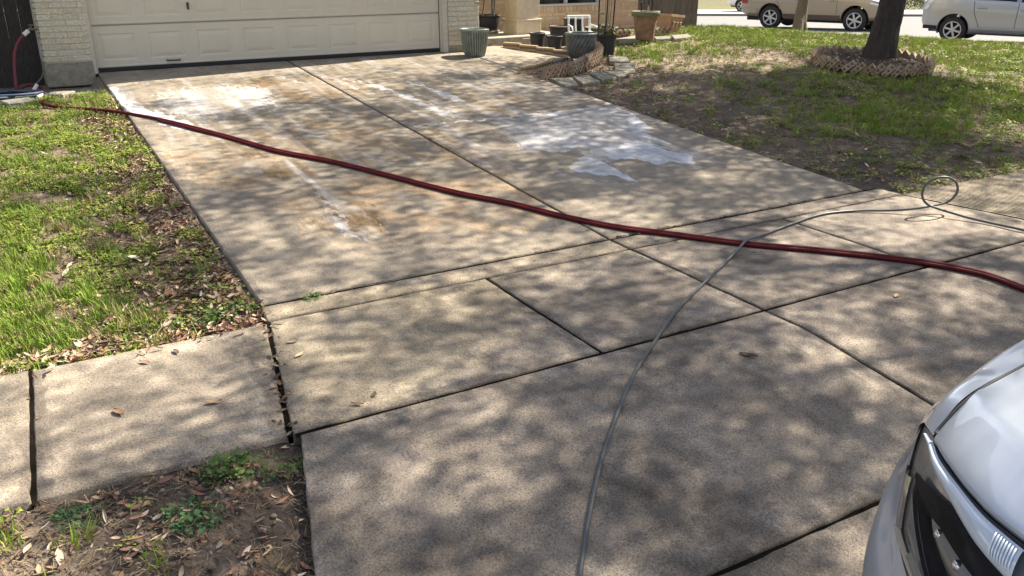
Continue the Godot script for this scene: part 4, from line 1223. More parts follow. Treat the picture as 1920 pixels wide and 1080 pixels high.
func build_trees() -> void:
	var T1 := thing("oak_tree", "dark leaning oak trunk standing inside the ring of tilted bricks", "tree")
	put("trunk", trunk_mesh([Vector3(8.52, 0.12, -4.58), Vector3(8.68, 0.55, -4.65), Vector3(8.95, 1.21, -4.77), Vector3(9.2, 2.2, -4.9), Vector3(9.3, 3.6, -4.8), Vector3(9.2, 5.2, -4.2)], [0.225, 0.19, 0.165, 0.15, 0.13, 0.09], 0.16), M.bark, T1)
	var st := begin()
	for e in [[Vector3(9.2, 2.3, -4.9), Vector3(10.5, 4.2, -3.5), Vector3(11.2, 5.5, -2.4)], [Vector3(9.3, 3.2, -4.8), Vector3(8.0, 5.0, -4.4), Vector3(6.8, 7.5, -3.8)], [Vector3(9.3, 3.5, -4.8), Vector3(9.6, 6.0, -5.4), Vector3(9.0, 8.8, -5.0)], [Vector3(9.2, 5.0, -4.2), Vector3(8.6, 7.0, -2.6), Vector3(7.6, 9.2, -1.6)]]:
		tube(st, smooth_path(e, 0.2), 0.075, 8, 0.02)
	put("limb", done(st), M.bark, T1)
	var T2 := thing("young_tree", "slim pale trunk on the far lawn in front of the gold car", "tree")
	put("trunk", trunk_mesh([Vector3(10.88, 0.25, -8.38), Vector3(11.0, 0.72, -8.5), Vector3(11.07, 1.1, -8.53), Vector3(11.15, 2.6, -8.8), Vector3(11.3, 4.8, -9.9), Vector3(11.5, 7.0, -11.6)], [0.115, 0.09, 0.085, 0.07, 0.04], 0.10), M.pale_bark, T2)
	var T3 := thing("street_oak_tree", "tall oak by the kerb that shades the apron", "tree")
	put("trunk", trunk_mesh([Vector3(10.2, -0.3, 2.9), Vector3(10.1, 2.0, 2.9), Vector3(9.9, 4.4, 2.6), Vector3(9.3, 6.8, 2.0)], [0.28, 0.2, 0.17, 0.12], 0.14), M.bark, T3)
	st = begin()
	for e in [[Vector3(9.9, 4.4, 2.6), Vector3(8.2, 6.6, 1.8), Vector3(6.2, 9.4, 0.8)], [Vector3(9.3, 6.8, 2.0), Vector3(8.6, 8.2, 0.4), Vector3(8.0, 9.8, -0.4)], [Vector3(9.9, 5.0, 2.5), Vector3(10.4, 7.2, 2.0), Vector3(9.6, 9.6, 1.8)]]:
		tube(st, smooth_path(e, 0.2), 0.08, 8, 0.02)
	put("limb", done(st), M.bark, T3)
	var br := RandomNumberGenerator.new()
	br.seed = 17
	for k in 46:  # unseen loose twigs added up the sun rays for streaks of shade
		var g := Vector2(br.randf_range(-3.2, 3.2), br.randf_range(-4.8, 3.2))
		if near(SHADE, g.x, g.y, 1)[0] < 0.6:
			continue
		var a := Vector3(g.x, pave(g.y), g.y) - SUN * br.randf_range(5.8, 8.2)
		var d := Vector3(br.randf_range(-1, 1), br.randf_range(-0.3, 0.3), br.randf_range(-1, 1)).normalized() * br.randf_range(0.5, 1.1)
		put("branch", tube_mesh([a - d, a + Vector3(br.randf_range(-0.15, 0.15), br.randf_range(-0.1, 0.1), br.randf_range(-0.15, 0.15)), a + d], br.randf_range(0.008, 0.022), 6, 0.2, 0.004), M.bark, T1 if g.y < -0.4 else T3)
	# leaves of the unseen crowns, laid out to cast the SHADE pattern
	var sprays := [leaf_spray(1, 34, 0.27, 0.042, 0.075), leaf_spray(2, 34, 0.24, 0.042, 0.08), leaf_spray(3, 30, 0.31, 0.045, 0.08)]
	var ts := {}
	var cs := {}
	for t in 3:
		for k in 3:
			ts[t * 3 + k] = []
			cs[t * 3 + k] = []
	var r := RandomNumberGenerator.new()
	r.seed = 2024
	var clump := FastNoiseLite.new()
	clump.seed = 21
	clump.frequency = 2.2
	clump.fractal_octaves = 2
	for i in 13500:
		var gx := r.randf_range(-4.6, 8.6)
		var gz := r.randf_range(-6.9, 3.8)
		var tau: float = near(SHADE, gx, gz, 1)[0]
		if gx > 0.0 and gx < 2.7 and gz < -2.5:
			tau *= 0.7
		elif gx > 2.7 and gz < 0.0:
			tau *= 1.9
		elif gz > 1.5:
			tau *= 0.74
		elif gz < -0.3 and gx < 2.7:
			tau *= 0.86
		var cl := clampf(0.5 + clump.get_noise_2d(gx, gz * 0.8) * 1.5, 0.0, 1.0)
		tau *= lerpf(cl * 1.85, 1.0, clampf((tau - 1.3) * 0.9, 0.0, 0.8 if gx > 2.7 else 0.55))
		if r.randf() > tau / 2.5:
			continue
		var hgt := r.randf_range(6.0, 8.6)
		if gx > 2.4 and gz < 0.2:
			hgt = r.randf_range(4.6, 7.2)
		var p := Vector3(gx, pave(gz), gz) - SUN * hgt
		var t := 0 if gz < -0.4 else 2
		var k := r.randi() % 3
		ts[t * 3 + k].append(Transform3D(Basis.from_euler(Vector3(r.randf_range(-0.5, 0.5), r.randf() * TAU, 0)).scaled(Vector3.ONE * r.randf_range(0.8, 1.2)), p))
		cs[t * 3 + k].append(Color(0.075, 0.12, 0.03) * r.randf_range(0.7, 1.3))
	for i in 260:
		var p := Vector3(11.6, 8.0, -12.4) + Vector3(r.randfn(), r.randfn() * 0.6, r.randfn()) * 1.1
		ts[3].append(Transform3D(Basis.from_euler(Vector3(0.3, r.randf() * TAU, 0)), p))
		cs[3].append(Color(0.08, 0.13, 0.03) * r.randf_range(0.7, 1.3))
	var trees := [T1, T2, T3]
	for t in 3:
		for k in 3:
			if ts[t * 3 + k].size():
				scatter("crown", sprays[k], M.leaf, ts[t * 3 + k], cs[t * 3 + k], trees[t])
	# shrubs beyond the side street
	for k in 5:
		var at := Vector3(36.0 + k * 2.9, 0, -31.5 + k * 1.4)
		at.y = street_y(at.x, at.z)
		var hd := thing("shrub", ["round dark shrub across the street beyond the parked cars, farthest left", "dark shrub across the street, second along", "broad dark shrub across the street, middle of five", "dark shrub across the street, fourth along", "dark shrub across the street above the silver car"][k], "shrub", at)
		var a := []
		var c := []
		for i in 420:
			var v := Vector3(r.randfn(), r.randfn(), r.randfn()).normalized() * pow(r.randf(), 0.4)
			a.append(Transform3D(Basis.from_euler(Vector3(r.randf(), r.randf() * TAU, 0)), Vector3(v.x * 1.9, 1.1 + v.y * 1.2, v.z * 1.9)))
			c.append(Color(0.05, 0.08, 0.025) * r.randf_range(0.6, 1.3))
		scatter("foliage", sprays[k % 3], M.leaf, a, c, hd)

# ------------------------------------------------------------------ pots
func stake(p: Node, a: Vector3, b: Vector3, m: Material, r := 0.012, called := "stake") -> void:
	var st := begin()
	tube(st, PackedVector3Array([a, a.lerp(b, 0.5) + Vector3(0.004, 0, 0.003), b]), r, 7)
	put(called, done(st), m, p)

func pot(called: String, label: String, at: Vector3, prof: Array, m: Material, ribs := 0, depth := 0.0, twist := 0.0, square := 0.0, soil := -1.0, group := "", seg := 40) -> Node3D:
	var o := thing(called, label, "pot", at, 0.0, group)
	put("vessel", lathe(prof, seg, ribs, depth, twist, square), m, o)
	if soil > 0.0:
		var rr := 0.0
		for q in prof:
			if absf(q.y - soil) < 0.06:
				rr = maxf(rr, q.x)
		put("soil", lathe([Vector2(0.001, soil + 0.012), Vector2(rr * 0.5, soil + 0.008), Vector2(rr - 0.012, soil)], 24), M.soil, o)
	return o

func vessel(rb: float, rt: float, h: float, lip := 0.015, wall := 0.012, belly := 0.0) -> Array:
	var p := [Vector2(0.001, 0.0), Vector2(rb * 0.97, 0.0), Vector2(rb, 0.01)]
	for i in range(1, 10):
		var t := i / 10.0
		p.append(Vector2(lerpf(rb, rt, t) + belly * sin(t * PI), h * t * 0.96))
	p.append_array([Vector2(rt, h - 0.03), Vector2(rt + lip, h - 0.025), Vector2(rt + lip, h - 0.004), Vector2(rt + lip - 0.004, h), Vector2(rt - wall + lip * 0.4, h), Vector2(rt - wall, h - 0.01), Vector2(rb * 0.9, 0.06), Vector2(0.001, 0.05)])
	return p

func on(x: float, z: float, up := 0.0) -> Vector3:
	return Vector3(x, land(x, z) + up, z)

func build_pots() -> void:
	pot("ribbed_pot", "green glazed fluted pot standing empty against the right garage pier", Vector3(2.72, pave(-7.2), -7.24), vessel(0.145, 0.20, 0.40, 0.012, 0.015, 0.012), M.glaze, 30, 0.016, 0.0, 0.55, -1.0, "", 180)
	pot("swirl_pot", "grey green pot with swirling ribs inside the curved brick edging", Vector3(4.10, pave(-6.42) + 0.02, -6.42), vessel(0.165, 0.235, 0.37, 0.014, 0.018, 0.03), M.glaze_dark, 22, 0.026, 2.6, 0.0, -1.0, "", 176)
	pot("nursery_pot", "empty black nursery pot nearest the porch column, behind the holed bricks", on(4.03, -7.56, 0.01), vessel(0.095, 0.122, 0.26, 0.009, 0.008), M.black_plastic)
	pot("nursery_pot", "smaller empty black nursery pot next to the white chair", on(4.14, -7.22, 0.01), vessel(0.095, 0.122, 0.255, 0.009, 0.008), M.black_plastic)
	var tp := pot("plant_pot", "tall black pot of staked bare stems beside the swirling pot", on(4.80, -6.76, 0.01), vessel(0.14, 0.175, 0.31, 0.010, 0.01), M.black_plastic, 0, 0.0, 0.0, 0.0, 0.27)
	stake(tp, Vector3(-0.13, 0.2, -0.02), Vector3(-0.12, 1.25, -0.04), M.rubber)
	stake(tp, Vector3(-0.02, 0.2, 0.02), Vector3(0.03, 1.3, 0.0), M.rubber)
	stake(tp, Vector3(0.12, 0.2, 0.0), Vector3(0.19, 1.25, -0.02), M.rubber)
	stake(tp, Vector3(-0.13, 0.62, -0.02), Vector3(-0.05, 0.62, 0.0), M.rubber, 0.009)
	var r := RandomNumberGenerator.new()
	r.seed = 6
	for k in 4:
		var a := r.randf() * TAU
		put("stem", tube_mesh([Vector3(cos(a) * 0.05, 0.26, sin(a) * 0.05), Vector3(cos(a) * 0.07 + 0.02, 0.6, sin(a) * 0.08), Vector3(cos(a) * 0.12, 0.95 + 0.1 * k, sin(a) * 0.1)], 0.006, 6, 0.05, 0.003), M.pale_bark, tp)
	var ts := []
	var cs := []
	for i in 46:
		var a := r.randf() * TAU
		var d := r.randf_range(0.03, 0.17)
		ts.append(Transform3D(Basis.from_euler(Vector3(r.randf_range(-1, 1), r.randf() * TAU, r.randf_range(-1, 1))).scaled(Vector3.ONE * r.randf_range(1.0, 2.2)), Vector3(cos(a) * d, 0.28 + r.randf() * 0.14, sin(a) * d)))
		cs.append(Color(0.16, 0.10, 0.06).lerp(Color(0.12, 0.14, 0.05), r.randf()) * r.randf_range(0.6, 1.4))
	scatter("withered_leaves", dead_leaf(3), M.dry, ts, cs, tp)
	pot("round_planter", "dark round planter with tan rim behind the white chair", on(4.72, -7.92, 0.0), vessel(0.17, 0.20, 0.30, 0.012, 0.012), M.black_plastic, 0, 0.0, 0.0, 0.0, 0.285)
	var gp := pot("green_planter", "mossy green planter with small succulent behind the staked black pot", on(5.42, -7.75, 0.0), vessel(0.20, 0.27, 0.28, 0.015, 0.015), M.mossy, 0, 0.0, 0.0, 0.0, 0.24)
	for k in 9:
		var a := TAU * k / 9
		put("leaf", tube_mesh([Vector3(0.05, 0.25, 0.03), Vector3(0.05 + cos(a) * 0.06, 0.31, 0.03 + sin(a) * 0.06), Vector3(0.05 + cos(a) * 0.12, 0.30, 0.03 + sin(a) * 0.12)], 0.016, 6, 0.03, 0.003), M.mossy, gp)
	var pp := pot("porch_pot", "dark glossy pot with cane tripod standing on the porch", Vector3(3.86, 0.66, -8.92), vessel(0.15, 0.205, 0.28, 0.012, 0.012, 0.02), M.black_plastic, 0, 0.0, 0.0, 0.0, 0.24)
	put("saucer", lathe([Vector2(0.001, -0.012), Vector2(0.19, -0.012), Vector2(0.205, 0.028), Vector2(0.195, 0.03), Vector2(0.18, 0.002), Vector2(0.001, 0.0)], 32), M.porch, pp)
	for e in [[-0.12, 0.02, 0.0, 0.06], [0.02, 0.13, 0.0, 0.10], [0.12, -0.05, 0.0, 0.16], [0.05, 0.12, 0.13, 0.15]]:
		stake(pp, Vector3(e[0], 0.2, e[1]), Vector3(e[3] - 0.04, 1.15, e[2]), M.rubber, 0.011)
	var tc := pot("clay_pot", "large tapered clay pot with mossy rim on the far paving stones", on(6.20, -7.55, 0.065), vessel(0.155, 0.215, 0.46, 0.022, 0.02), M.terracotta, 0, 0.0, 0.0, 0.0, 0.42)
	put("rim", lathe([Vector2(0.216, 0.385), Vector2(0.240, 0.39), Vector2(0.246, 0.46), Vector2(0.240, 0.468), Vector2(0.205, 0.468), Vector2(0.198, 0.45)], 40), M.mossy, tc)
	stake(tc, Vector3(-0.10, 0.4, 0.0), Vector3(-0.11, 0.62, 0.0), M.rubber, 0.011)
	stake(tc, Vector3(-0.11, 0.61, 0.0), Vector3(-0.03, 0.61, 0.0), M.rubber, 0.009)
	stake(tc, Vector3(0.05, 0.4, 0.0), Vector3(0.05, 0.95, 0.0), M.rubber, 0.011)
	stake(tc, Vector3(0.10, 0.4, 0.03), Vector3(0.105, 0.68, 0.03), M.rubber, 0.011)
	put("stem", tube_mesh([Vector3(-0.08, 0.42, 0.06), Vector3(-0.03, 0.46, 0.08), Vector3(0.0, 0.56, 0.07)], 0.018, 8, 0.03, 0.012), M.pale_clay, tc)
	# clay trough leaning on its side
	var tr := thing("clay_trough", "pale clay trough with moulded sides, tipped over by the fence", "planter", on(7.38, -8.35, 0.04), 0.35)
	tr.rotation.z = -0.10
	var st := begin(false)
	var b := [0.17, 0.12]
	var t := [0.245, 0.175]
	var hh := 0.31
	var rows := []
	for e in [[b[0], b[1], 0.0], [t[0] - 0.01, t[1] - 0.01, hh - 0.05], [t[0] + 0.008, t[1] + 0.008, hh - 0.045], [t[0] + 0.01, t[1] + 0.01, hh], [t[0] - 0.02, t[1] - 0.02, hh], [b[0] - 0.015, b[1] - 0.015, 0.03]]:
		rows.append(PackedVector3Array([Vector3(-e[0], e[2], -e[1]), Vector3(e[0], e[2], -e[1]), Vector3(e[0], e[2], e[1]), Vector3(-e[0], e[2], e[1])]))
	loft(st, rows, true)
	quad(st, rows[0][0], rows[0][1], rows[0][2], rows[0][3])
	quad(st, rows[5][0], rows[5][3], rows[5][2], rows[5][1])
	put("vessel", done(st), M.pale_clay, tr)
	for k in 3:
		var x := -0.12 + k * 0.12
		put("moulding", box_mesh(Vector3(0.075, 0.11, 0.012), 0.005, Vector3(x, 0.15, 0.152)), M.pale_clay, tr)
		tr.get_child(tr.get_child_count() - 1).rotation.x = 0.17
	# small white chair
	var ch := thing("plastic_chair", "small white plastic chair with slatted back behind the swirling pot", "chair", on(4.75, -7.33, 0.0), -0.30)
	ch.scale = Vector3(1.08, 1.0, 1.08)
	var cs2 := begin(false)
	box(cs2, Vector3(0, 0.27, 0), Vector3(0.36, 0.022, 0.34), Transform3D(), 0.008)
	put("seat", done(cs2), M.white_plastic, ch)
	for sx in [-1.0, 1.0]:
		for sz in [-1.0, 1.0]:
			var lg := begin(false)
			box(lg, Vector3(sx * 0.175, 0.135, sz * 0.15), Vector3(0.045, 0.27, 0.04), Transform3D(Basis(Vector3(0, 0, 1), -sx * 0.05), Vector3.ZERO), 0.008)
			put("leg", done(lg), M.white_plastic, ch)
		var arm := begin()
		tube(arm, smooth_path([Vector3(sx * 0.19, 0.27, 0.13), Vector3(sx * 0.195, 0.35, 0.10), Vector3(sx * 0.19, 0.37, 0.04), Vector3(sx * 0.178, 0.38, -0.16)], 0.03), 0.013, 8)
		put("armrest", done(arm), M.white_plastic, ch)
	var bk := begin(false)
	for x in [-0.165, -0.055, 0.055, 0.165]:
		box(bk, Vector3(x, 0.385, -0.165), Vector3(0.034 if absf(x) > 0.1 else 0.028, 0.24, 0.018), Transform3D(Basis(Vector3(1, 0, 0), -0.14), Vector3(0, 0.02, 0.03)), 0.005)
	box(bk, Vector3(0, 0.515, -0.183), Vector3(0.375, 0.05, 0.02), Transform3D(Basis(Vector3(1, 0, 0), -0.14), Vector3(0, 0.02, 0.03)), 0.008)
	put("backrest", done(bk), M.white_plastic, ch)
	pot("black_tub", "black tub half hidden behind the back of the white chair", on(5.05, -8.05, 0.0), vessel(0.15, 0.17, 0.40, 0.010, 0.01), M.black_plastic)

# ------------------------------------------------------------------ brick edging and paving stones
func cored_brick(l: float, h: float, t: float, n: int, hole: float) -> ArrayMesh:
	var st := begin(false)
	var cw := l / n
	for s in [-1.0, 1.0]:
		for k in n:
			var cx := -l * 0.5 + cw * (k + 0.5)
			var o := []
			var q := []
			for e in [[-1, -1], [0, -1], [1, -1], [1, 0], [1, 1], [0, 1], [-1, 1], [-1, 0]]:
				o.append(Vector3(cx + e[0] * cw * 0.5, e[1] * h * 0.5, s * t * 0.5))
				var v := Vector2(e[0], e[1]).normalized() * hole
				q.append(Vector3(cx + v.x * minf(1.0, cw * 0.42 / hole), v.y * (1.0 if n < 5 else 1.7), s * t * 0.5))
			for i in 8:
				var j := (i + 1) % 8
				if s > 0:
					quad(st, o[i], q[i], q[j], o[j])
				else:
					quad(st, o[i], o[j], q[j], q[i])
					quad(st, q[i], q[j], q[j] + Vector3(0, 0, t), q[i] + Vector3(0, 0, t))
			if s > 0:
				for i in range(1, 7):
					tri(st, q[0] - Vector3(0, 0, t * 0.96), q[i] - Vector3(0, 0, t * 0.96), q[i + 1] - Vector3(0, 0, t * 0.96))
	var a := Vector3(l, h, t) * 0.5
	quad(st, Vector3(-a.x, a.y, -a.z), Vector3(a.x, a.y, -a.z), Vector3(a.x, a.y, a.z), Vector3(-a.x, a.y, a.z))
	quad(st, Vector3(-a.x, -a.y, a.z), Vector3(a.x, -a.y, a.z), Vector3(a.x, -a.y, -a.z), Vector3(-a.x, -a.y, -a.z))
	quad(st, Vector3(a.x, a.y, a.z), Vector3(a.x, a.y, -a.z), Vector3(a.x, -a.y, -a.z), Vector3(a.x, -a.y, a.z))
	quad(st, Vector3(-a.x, a.y, -a.z), Vector3(-a.x, a.y, a.z), Vector3(-a.x, -a.y, a.z), Vector3(-a.x, -a.y, -a.z))
	return done(st)

func edging_brick(mesh: Mesh, at: Vector3, facing: float, lean: float, label: String, group: String, m: Material) -> void:
	var o := put("edging_brick", mesh, m)
	o.transform = Transform3D(Basis(Vector3.UP, facing) * Basis(Vector3.BACK, lean), at)
	tag(o, label, "brick", group)

func build_edging() -> void:
	var b3 := cored_brick(0.205, 0.086, 0.060, 3, 0.0165)
	var r := RandomNumberGenerator.new()
	r.seed = 12
	var eb: Array = M.edge_brick
	# ring round the oak
	var c := Vector2(8.15, -4.38)
	for k in 40:
		var a := TAU * k / 40.0
		var p := c + Vector2(sin(a), cos(a)) * (0.87 + r.randf_range(-0.012, 0.012))
		edging_brick(b3, Vector3(p.x, pave(p.y) + 0.065 + r.randf_range(-0.012, 0.012), p.y), a + r.randf_range(-0.12, 0.12), 0.76 + r.randf_range(-0.10, 0.10), "cored brick set aslant in the ring of bricks round the oak", "bricks ringing the oak", eb[r.randi() % 4])
	var st := begin()
	var rows := []
	for i in 8:
		var row := PackedVector3Array()
		var rr := 0.87 * i / 7.0 + 0.001
		for k in 40:
			var a := TAU * k / 40
			var p := c + Vector2(sin(a), cos(a)) * rr
			row.append(Vector3(p.x, pave(p.y) + 0.06 + n_fine.get_noise_2d(p.x * 2, p.y * 2) * 0.03 - (0.05 if i == 7 else 0.0), p.y))
		rows.append(row)
	loft(st, rows, true)
	var bed := put("soil_bed", done(st), M.soil)
	bed.set_meta("kind", "structure")
	# curved edging in front of the swirling pot
	var arc := smooth_path([Vector3(2.78, 0, -5.30), Vector3(3.02, 0, -5.40), Vector3(3.30, 0, -5.50), Vector3(3.60, 0, -5.62), Vector3(3.95, 0, -5.84), Vector3(4.30, 0, -6.18), Vector3(4.50, 0, -6.55)], 0.152)
	for i in arc.size():
		var p: Vector3 = arc[i]
		var d: Vector3 = (arc[mini(i + 1, arc.size() - 1)] - arc[maxi(i - 1, 0)]).normalized()
		var f := -atan2(d.z, d.x)
		edging_brick(b3, Vector3(p.x, land(p.x, p.z) + 0.085 + 0.06 * smoothstep(3.2, 3.8, p.x), p.z), f + r.randf_range(-0.16, 0.16), 0.92 + r.randf_range(-0.14, 0.14), "cored brick leaning in the curved edging before the swirling pot", "bricks edging the pot bed", eb[r.randi() % 4])
	# low edging behind, each side of the clay pot
	for e in [[Vector3(5.68, 0, -7.92), Vector3(6.12, 0, -7.98), 5, "cored brick in the low zigzag edging left of the clay pot", "bricks left of the clay pot"], [Vector3(6.52, 0, -8.05), Vector3(7.15, 0, -8.12), 6, "cored brick in the low zigzag edging right of the clay pot", "bricks right of the clay pot"]]:
		for k in e[2]:
			var p: Vector3 = e[0].lerp(e[1], float(k) / (e[2] - 1))
			edging_brick(b3, on(p.x, p.z, 0.075), r.randf_range(-0.1, 0.1), 0.78 + r.randf_range(-0.1, 0.1), e[3], e[4], eb[r.randi() % 4])
	# row of bricks on edge along the walk
	var b8 := cored_brick(0.327, 0.088, 0.062, 9, 0.0155)
	var ra := Vector2(3.55, -7.80)
	var rb := Vector2(4.05, -6.58)
	for k in 4:
		var p := ra.lerp(rb, (k + 0.5) / 4.0)
		var ang := -atan2(rb.y - ra.y, rb.x - ra.x)
		var o := put("edging_brick", b8, M.yellow_brick)
		o.transform = Transform3D(Basis(Vector3.UP, ang + r.randf_range(-0.03, 0.03)), Vector3(p.x, pave(p.y) + 0.05, p.y))
		tag(o, ["yellow holed brick by the porch step, first of four", "second yellow holed brick from the porch step", "third yellow holed brick from the porch step", "yellow holed brick at the swirling pot end of the row"][k], "brick", "yellow bricks along the front walk")
	for e in [[Vector3(2.78, 0, -5.78), 0.25, "loose yellow brick lying flat on the walk corner beside the edging"], [Vector3(3.02, 0, -5.78), -0.35, "loose brick tilted against another at the start of the curved edging"]]:
		var o := put("loose_brick", b8, M.yellow_brick)
		o.transform = Transform3D(Basis(Vector3.UP, e[1]) * Basis(Vector3.BACK, 0.0 if e[1] > 0 else 0.25), Vector3(e[0].x, pave(e[0].z) + 0.05 + (0.03 if e[1] < 0 else 0.0), e[0].z))
		tag(o, e[2], "brick")
	# flat stones
	var stones := PAV
	for i in stones.size():
		var q: Array = stones[i]
		var th := 0.05
		var s := begin(false)
		var cx := Vector3.ZERO
		for v in q:
			cx += Vector3(v[0], 0, v[1]) * 0.25
		var ro := []
		for e in [[0.0, -th], [0.0, -0.012], [0.012, 0.0]]:
			var row := PackedVector3Array()
			for j in 4:
				var va := Vector3(q[j][0], 0, q[j][1]) - cx
				var vb := Vector3(q[(j + 1) % 4][0], 0, q[(j + 1) % 4][1]) - cx
				for m in 4:
					var p := va.lerp(vb, m / 4.0)
					var w: float = 1.0 - e[0] / p.length()
					var wob := n_fine.get_noise_2d((p.x + cx.x) * 5.0, (p.z + cx.z) * 5.0) * 0.02
					p = p * w + p.normalized() * wob
					row.append(Vector3(p.x, e[1] - 0.06505 * p.z * 1.0, p.z))
			ro.append(row)
		loft(s, ro, true, true)
		for j in range(1, 15):
			tri(s, ro[2][0], ro[2][j], ro[2][j + 1])
		var up := 0.065
		if i < 7:
			up = 0.05
		var o := put("paving_stone", done(s), M.stone[i % 3])
		o.position = Vector3(cx.x, land(cx.x, cx.z) + up, cx.z)
		if i < 7:
			tag(o, ["grey flat stone at the driveway edge, nearest of the curved row", "grey flat stone second from the driveway in the curved row", "mottled flat stone third from the driveway in the curved row", "flat stone fourth from the driveway below the leaning bricks", "small flat stone fifth from the driveway at the bend", "grey flat stone sixth from the driveway beyond the bend", "pale sunlit flat stone beside the tall black pot"][i], "paving stone", "flat stones round the pot bed")
		else:
			tag(o, ["broad flat stone under the large clay pot", "pale flat stone just right of the large clay pot", "pale flat stone in the grass, farthest right of the pots"][i - 7], "paving stone", "flat stones by the clay pot")
	for i in 3:
		var q: Array = PIER_STONES[i]
		var cx := Vector2(q[0], q[1])
		var o := put("stone_block", box_mesh(Vector3(q[2], 0.07, q[3]), 0.012), M.stone[i])
		o.position = Vector3(cx.x, land(cx.x, cx.y) + 0.03, cx.y)
		o.rotation = Vector3(r.randf_range(-0.03, 0.03), q[4], r.randf_range(-0.04, 0.04))
		tag(o, ["grey stone block lying against the garage pier by the driveway", "grey stone block beside the pier where the hose lies", "grey stone block at the front of the coiled hose"][i], "stone block")

# ------------------------------------------------------------------ hoses
func build_hoses() -> void:
	var red := [Vector2(-3.20, -6.40), Vector2(-3.24, -6.24), Vector2(-3.08, -5.97), Vector2(-2.65, -5.51), Vector2(-2.23, -4.81), Vector2(-1.79, -3.91), Vector2(-1.48, -3.18), Vector2(-1.15, -2.65), Vector2(-0.87, -2.08), Vector2(-0.52, -1.35), Vector2(-0.26, -0.94), Vector2(-0.07, -0.54), Vector2(0.16, -0.17), Vector2(0.41, 0.14), Vector2(0.74, 0.61), Vector2(1.03, 0.92), Vector2(1.31, 1.26), Vector2(1.51, 1.56), Vector2(1.60, 1.82), Vector2(1.64, 2.05), Vector2(1.72, 2.5), Vector2(1.9, 3.2)]
	var pr := []
	for q in red:
		var y := pave(q.y) if q.x > -2.5 else land(q.x, q.y) + 0.01 + 0.03 * smoothstep(-2.9, -2.5, q.x)
		pr.append(Vector3(q.x, y + 0.0185, q.y))
	var o := put("red_hose", tube_mesh(pr, 0.0165, 10, 0.03), M.red_hose)
	tag(o, "long dark red hose lying slantwise across the whole driveway", "hose")
	# doubled line beside it
	var pd := []
	for i in range(4, pr.size()):
		var v: Vector3 = pr[i]
		pd.append(v + Vector3(-0.022, -0.003, 0.023))
	var o3 := put("red_hose", tube_mesh(pd, 0.0135, 8, 0.03), M.red_hose)
	tag(o3, "thinner red line running close along the near side of the long hose", "hose")
	var gr := [Vector3(-2.32, -0.14, 3.0), Vector3(-2.13, -0.12, 2.77), Vector3(-1.95, -0.095, 2.56), Vector3(-1.68, -0.061, 2.27), Vector3(-1.41, -0.03, 2.02), Vector3(-1.19, -0.009, 1.83), Vector3(-0.85, -0.008, 1.57), Vector3(-0.46, -0.006, 1.29), Vector3(0.05, -0.004, 0.99), Vector3(0.55, 0.012, 0.71), Vector3(0.72, 0.030, 0.62), Vector3(0.9, 0.012, 0.55), Vector3(1.05, -0.002, 0.5), Vector3(1.35, -0.002, 0.43), Vector3(1.77, -0.002, 0.36), Vector3(2.06, -0.002, 0.42), Vector3(2.30, 0.01, 0.59), Vector3(2.42, 0.03, 0.69)]
	var pg := []
	for v in gr:
		pg.append(v + Vector3(0, 0.012, 0))
	# the loop that springs up where the hose crosses itself
	var C := Vector3(2.57, 0.178, 0.78)
	var ux := Vector3(0.80, 0.0, 0.46).normalized()
	var uy := Vector3(-0.12, 0.98, 0.1).normalized()
	var n := ux.cross(uy)
	for k in 13:
		var a := deg_to_rad(-62.0 + k * 25.5)
		pg.append(C + ux * cos(a) * 0.142 + uy * sin(a) * 0.122 + n * (k - 6) * 0.004)
	for v in [Vector3(2.60, 0.02, 0.98), Vector3(2.66, 0.005, 1.14), Vector3(2.70, 0.005, 1.41), Vector3(2.76, 0.0, 1.9), Vector3(2.9, -0.09, 2.6)]:
		pg.append(v + Vector3(0, 0.008, 0))
	var o2 := put("pressure_hose", tube_mesh(pg, 0.0094, 10, 0.02), M.gray_hose)
	tag(o2, "thin grey pressure hose curving over the slabs with one upright loop", "hose")
	# feed from the tap
	var pf := [Vector3(-3.20, 1.05, -7.57), Vector3(-3.30, 0.97, -7.52), Vector3(-3.375, 0.84, -7.44), Vector3(-3.41, 0.68, -7.33), Vector3(-3.43, 0.52, -7.24), Vector3(-3.43, 0.415, -7.22), Vector3(-3.39, 0.43, -7.30), Vector3(-3.30, 0.46, -7.36), Vector3(-3.21, 0.45, -7.28), Vector3(-3.16, 0.41, -7.02), Vector3(-3.18, 0.385, -6.78)]
	var ft := put("red_hose", tube_mesh(pf, 0.019, 10, 0.02), mat(Color(0.13, 0.012, 0.015), 0.5))
	tag(ft, "short red hose hanging from the tap beside the garage pier", "hose")
	var cn := put("hose_coupling", tube_mesh([Vector3(-3.185, 1.065, -7.58), Vector3(-3.245, 1.02, -7.55)], 0.026, 10, 0.02), M.white_plastic)
	tag(cn, "white hose coupling screwed on the tap", "coupling")
	for e in [[Vector3(-3.27, 0.42, -7.05), Vector3(-3.22, 0.47, -7.17), "white plastic coupling lying upright on the coiled blue hose"], [Vector3(-3.25, 0.40, -6.58), Vector3(-3.20, 0.42, -6.70), "white coupling where the long red hose begins"]]:
		var q := put("hose_coupling", tube_mesh([e[0], e[1]], 0.022, 10, 0.02), M.white_plastic)
		tag(q, e[2], "coupling")
	var coil := []
	for k in 150:
		var a := k * 0.32
		var rr := 0.36 + 0.07 * sin(k * 0.37) + 0.03 * sin(k * 1.13)
		coil.append(Vector3(-3.62 + cos(a) * rr * 1.15, land(-3.6, -6.85) + 0.02 + 0.03 * absf(sin(k * 0.21)) + k * 0.0004, -6.86 + sin(a) * rr * 0.75))
	var oc := put("blue_hose", tube_mesh(coil, 0.015, 8, 0.05), M.blue_hose)
	tag(oc, "blue grey hose lying in a loose coil before the black gate", "hose")
